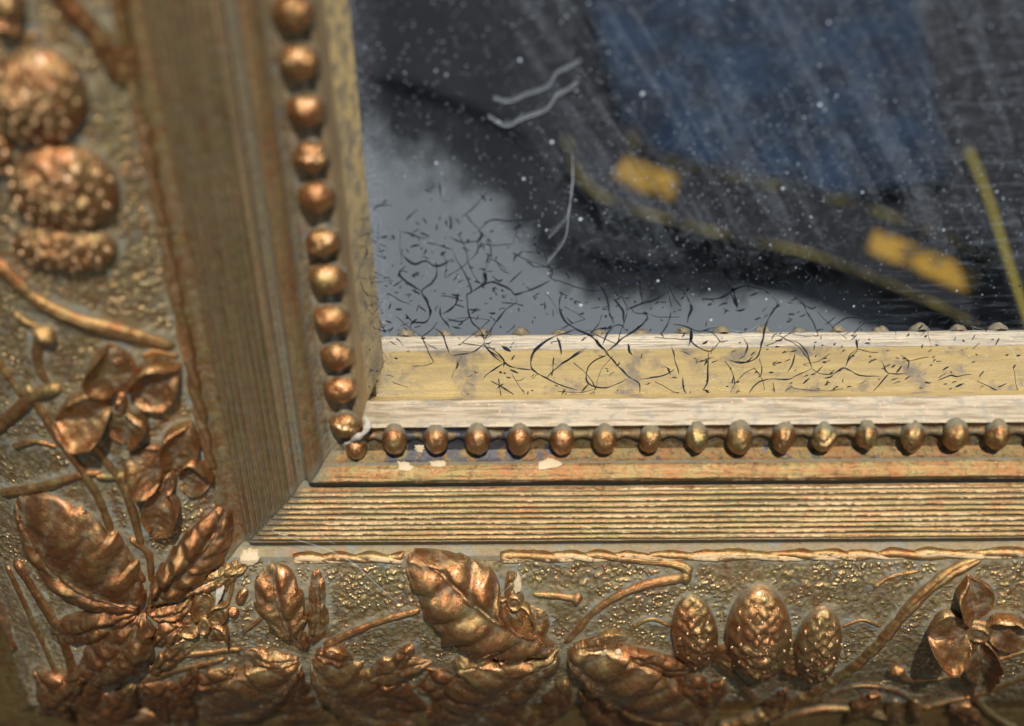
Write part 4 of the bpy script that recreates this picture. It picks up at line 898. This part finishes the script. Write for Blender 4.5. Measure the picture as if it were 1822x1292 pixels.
def sheet(top, bot, D0, D1, thick=2.0, fold=6.0, n=40, m=50, seed=0):
    T = resamp(top, m); B = resamp(bot, m); V = np.zeros((n, m, 3))
    for i in range(n):
        a = i / (n - 1)
        for j in range(m):
            q = T[j] * (1 - a) + B[j] * a
            V[i, j] = grounded(q[0], q[1], D0 * (1 - a) + D1 * a + fold * float(vn(j * .16 + seed, i * .05, seed)))
    return V
def slab(name, V, mat, thick, parent=None, **k):
    c = V.reshape(-1, 3).mean(0) if parent is None else None
    if c is not None: V = V - c
    o = grid(name, V, mat, parent, None, **k); md = o.modifiers.new('thickness', 'SOLIDIFY'); md.thickness = thick * MM; md.offset = 0
    if c is not None: o.rotation_euler = (math.radians(90), 0, 0); o.location = UP @ Vector((c * MM).tolist())
    return o, c
dc_o, dc_b = slab('dark_cloth_shade', sheet([(560,-160),(1000,-200),(1500,-200),(2000,-160)], [(600,130),(760,165),(910,235),(985,330),(1030,440),(1120,470),(1320,468),(1500,455),(1640,490),(1740,560),(1900,690)], 2.5, 3, fold=2), M_black, 3, label='black cloth, in part a stand-in for ground shadow, reflected as the dark mass in the upper part of the glass', category='cloth')  # this black sheet also paints in the shadow on the reflected ground
slab('blue_cloth', sheet([(1010,-120),(1200,-140),(1450,-140),(1600,-120)], [(1120,250),(1270,345),(1430,365),(1690,320)], 16, 8, fold=4, seed=3), M_blue, 3, label='dark blue cloth reflected in the middle of the glass in front of the black cloth', category='cloth')
def add_shade_flecks(line, n, mean, parent, base):  # added dark flecks thinning outward, painting a soft shade edge round the dark sheet
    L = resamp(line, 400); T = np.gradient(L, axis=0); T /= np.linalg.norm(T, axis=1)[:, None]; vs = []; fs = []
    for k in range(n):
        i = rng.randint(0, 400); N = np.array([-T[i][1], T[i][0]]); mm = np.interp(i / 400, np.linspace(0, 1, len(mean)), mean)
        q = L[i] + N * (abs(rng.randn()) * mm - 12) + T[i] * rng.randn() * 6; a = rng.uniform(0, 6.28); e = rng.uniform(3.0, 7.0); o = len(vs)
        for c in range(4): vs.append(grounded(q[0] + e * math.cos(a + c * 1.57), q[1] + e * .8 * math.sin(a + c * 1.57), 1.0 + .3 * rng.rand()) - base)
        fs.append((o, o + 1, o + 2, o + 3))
    raw('shade_flecks', vs, fs, M_black, parent, smooth=False, kind='stuff')
def strap(center, half, D, label, D2=None, patches=(), edges=(1, 1), yel=M_yel):
    c = resamp(center, 60); T = np.gradient(c, axis=0); T /= np.linalg.norm(T, axis=1)[:, None]; N = np.stack([-T[:, 1], T[:, 0]], 1)
    D2 = D2 or D; hs = np.interp(np.linspace(0, 1, 60), np.linspace(0, 1, len(half)), half)
    def strip(a, b, i0, i1, off, m=10):
        V = np.zeros((i1 - i0, m, 3))
        for i in range(i0, i1):
            for j in range(m):
                s = a + (b - a) * j / (m - 1); q = c[i] + N[i] * hs[i] * s; V[i - i0, j] = grounded(q[0], q[1], D + (D2 - D) * i / 59 + off + 2 * s * s)
        return V
    o, base = slab('strap', strip(-1, 1, 0, 60, 0), M_black, 1.5, label=label, category='strap', group='camera straps reflected in the glass')
    for sgn, e in zip((-1, 1), edges):
        if e: slab('edging', strip(sgn * .90, sgn * (.90 - e), 0, 60, 1.0, 4) - base, yel, .8, o)
    for i0, i1, a, b in patches: slab('lettering_block', strip(a, b, i0, i1, 1.0, 6) - base, M_yel2, .8, o)
strap([(1066,236),(1080,285),(1140,322),(1300,368),(1450,400),(1600,452),(1740,515),(1880,600)], [68, 60, 60, 62, 66, 68, 70], 10, 'wide black strap with dull yellow edges and two amber blocks, reflected slanting across the glass', 10, patches=((5, 13, -.45, .30), (35, 49, -.35, .30)), edges=(.07, .07), yel=M_yelf)
strap([(1790,238),(1830,330),(1870,450),(1920,600),(1950,700)], [86, 90, 92, 95], 36, 'black strap with one bright yellow edge, reflected steeply at the far right of the glass', 40, edges=(0, .10))

add_shade_flecks([(600,95),(760,150),(900,220),(985,330),(1030,440),(1120,470),(1320,468),(1500,455),(1640,490),(1760,570)], 12000, [50, 55, 50, 30, 24, 22, 22, 22], dc_o, dc_b)
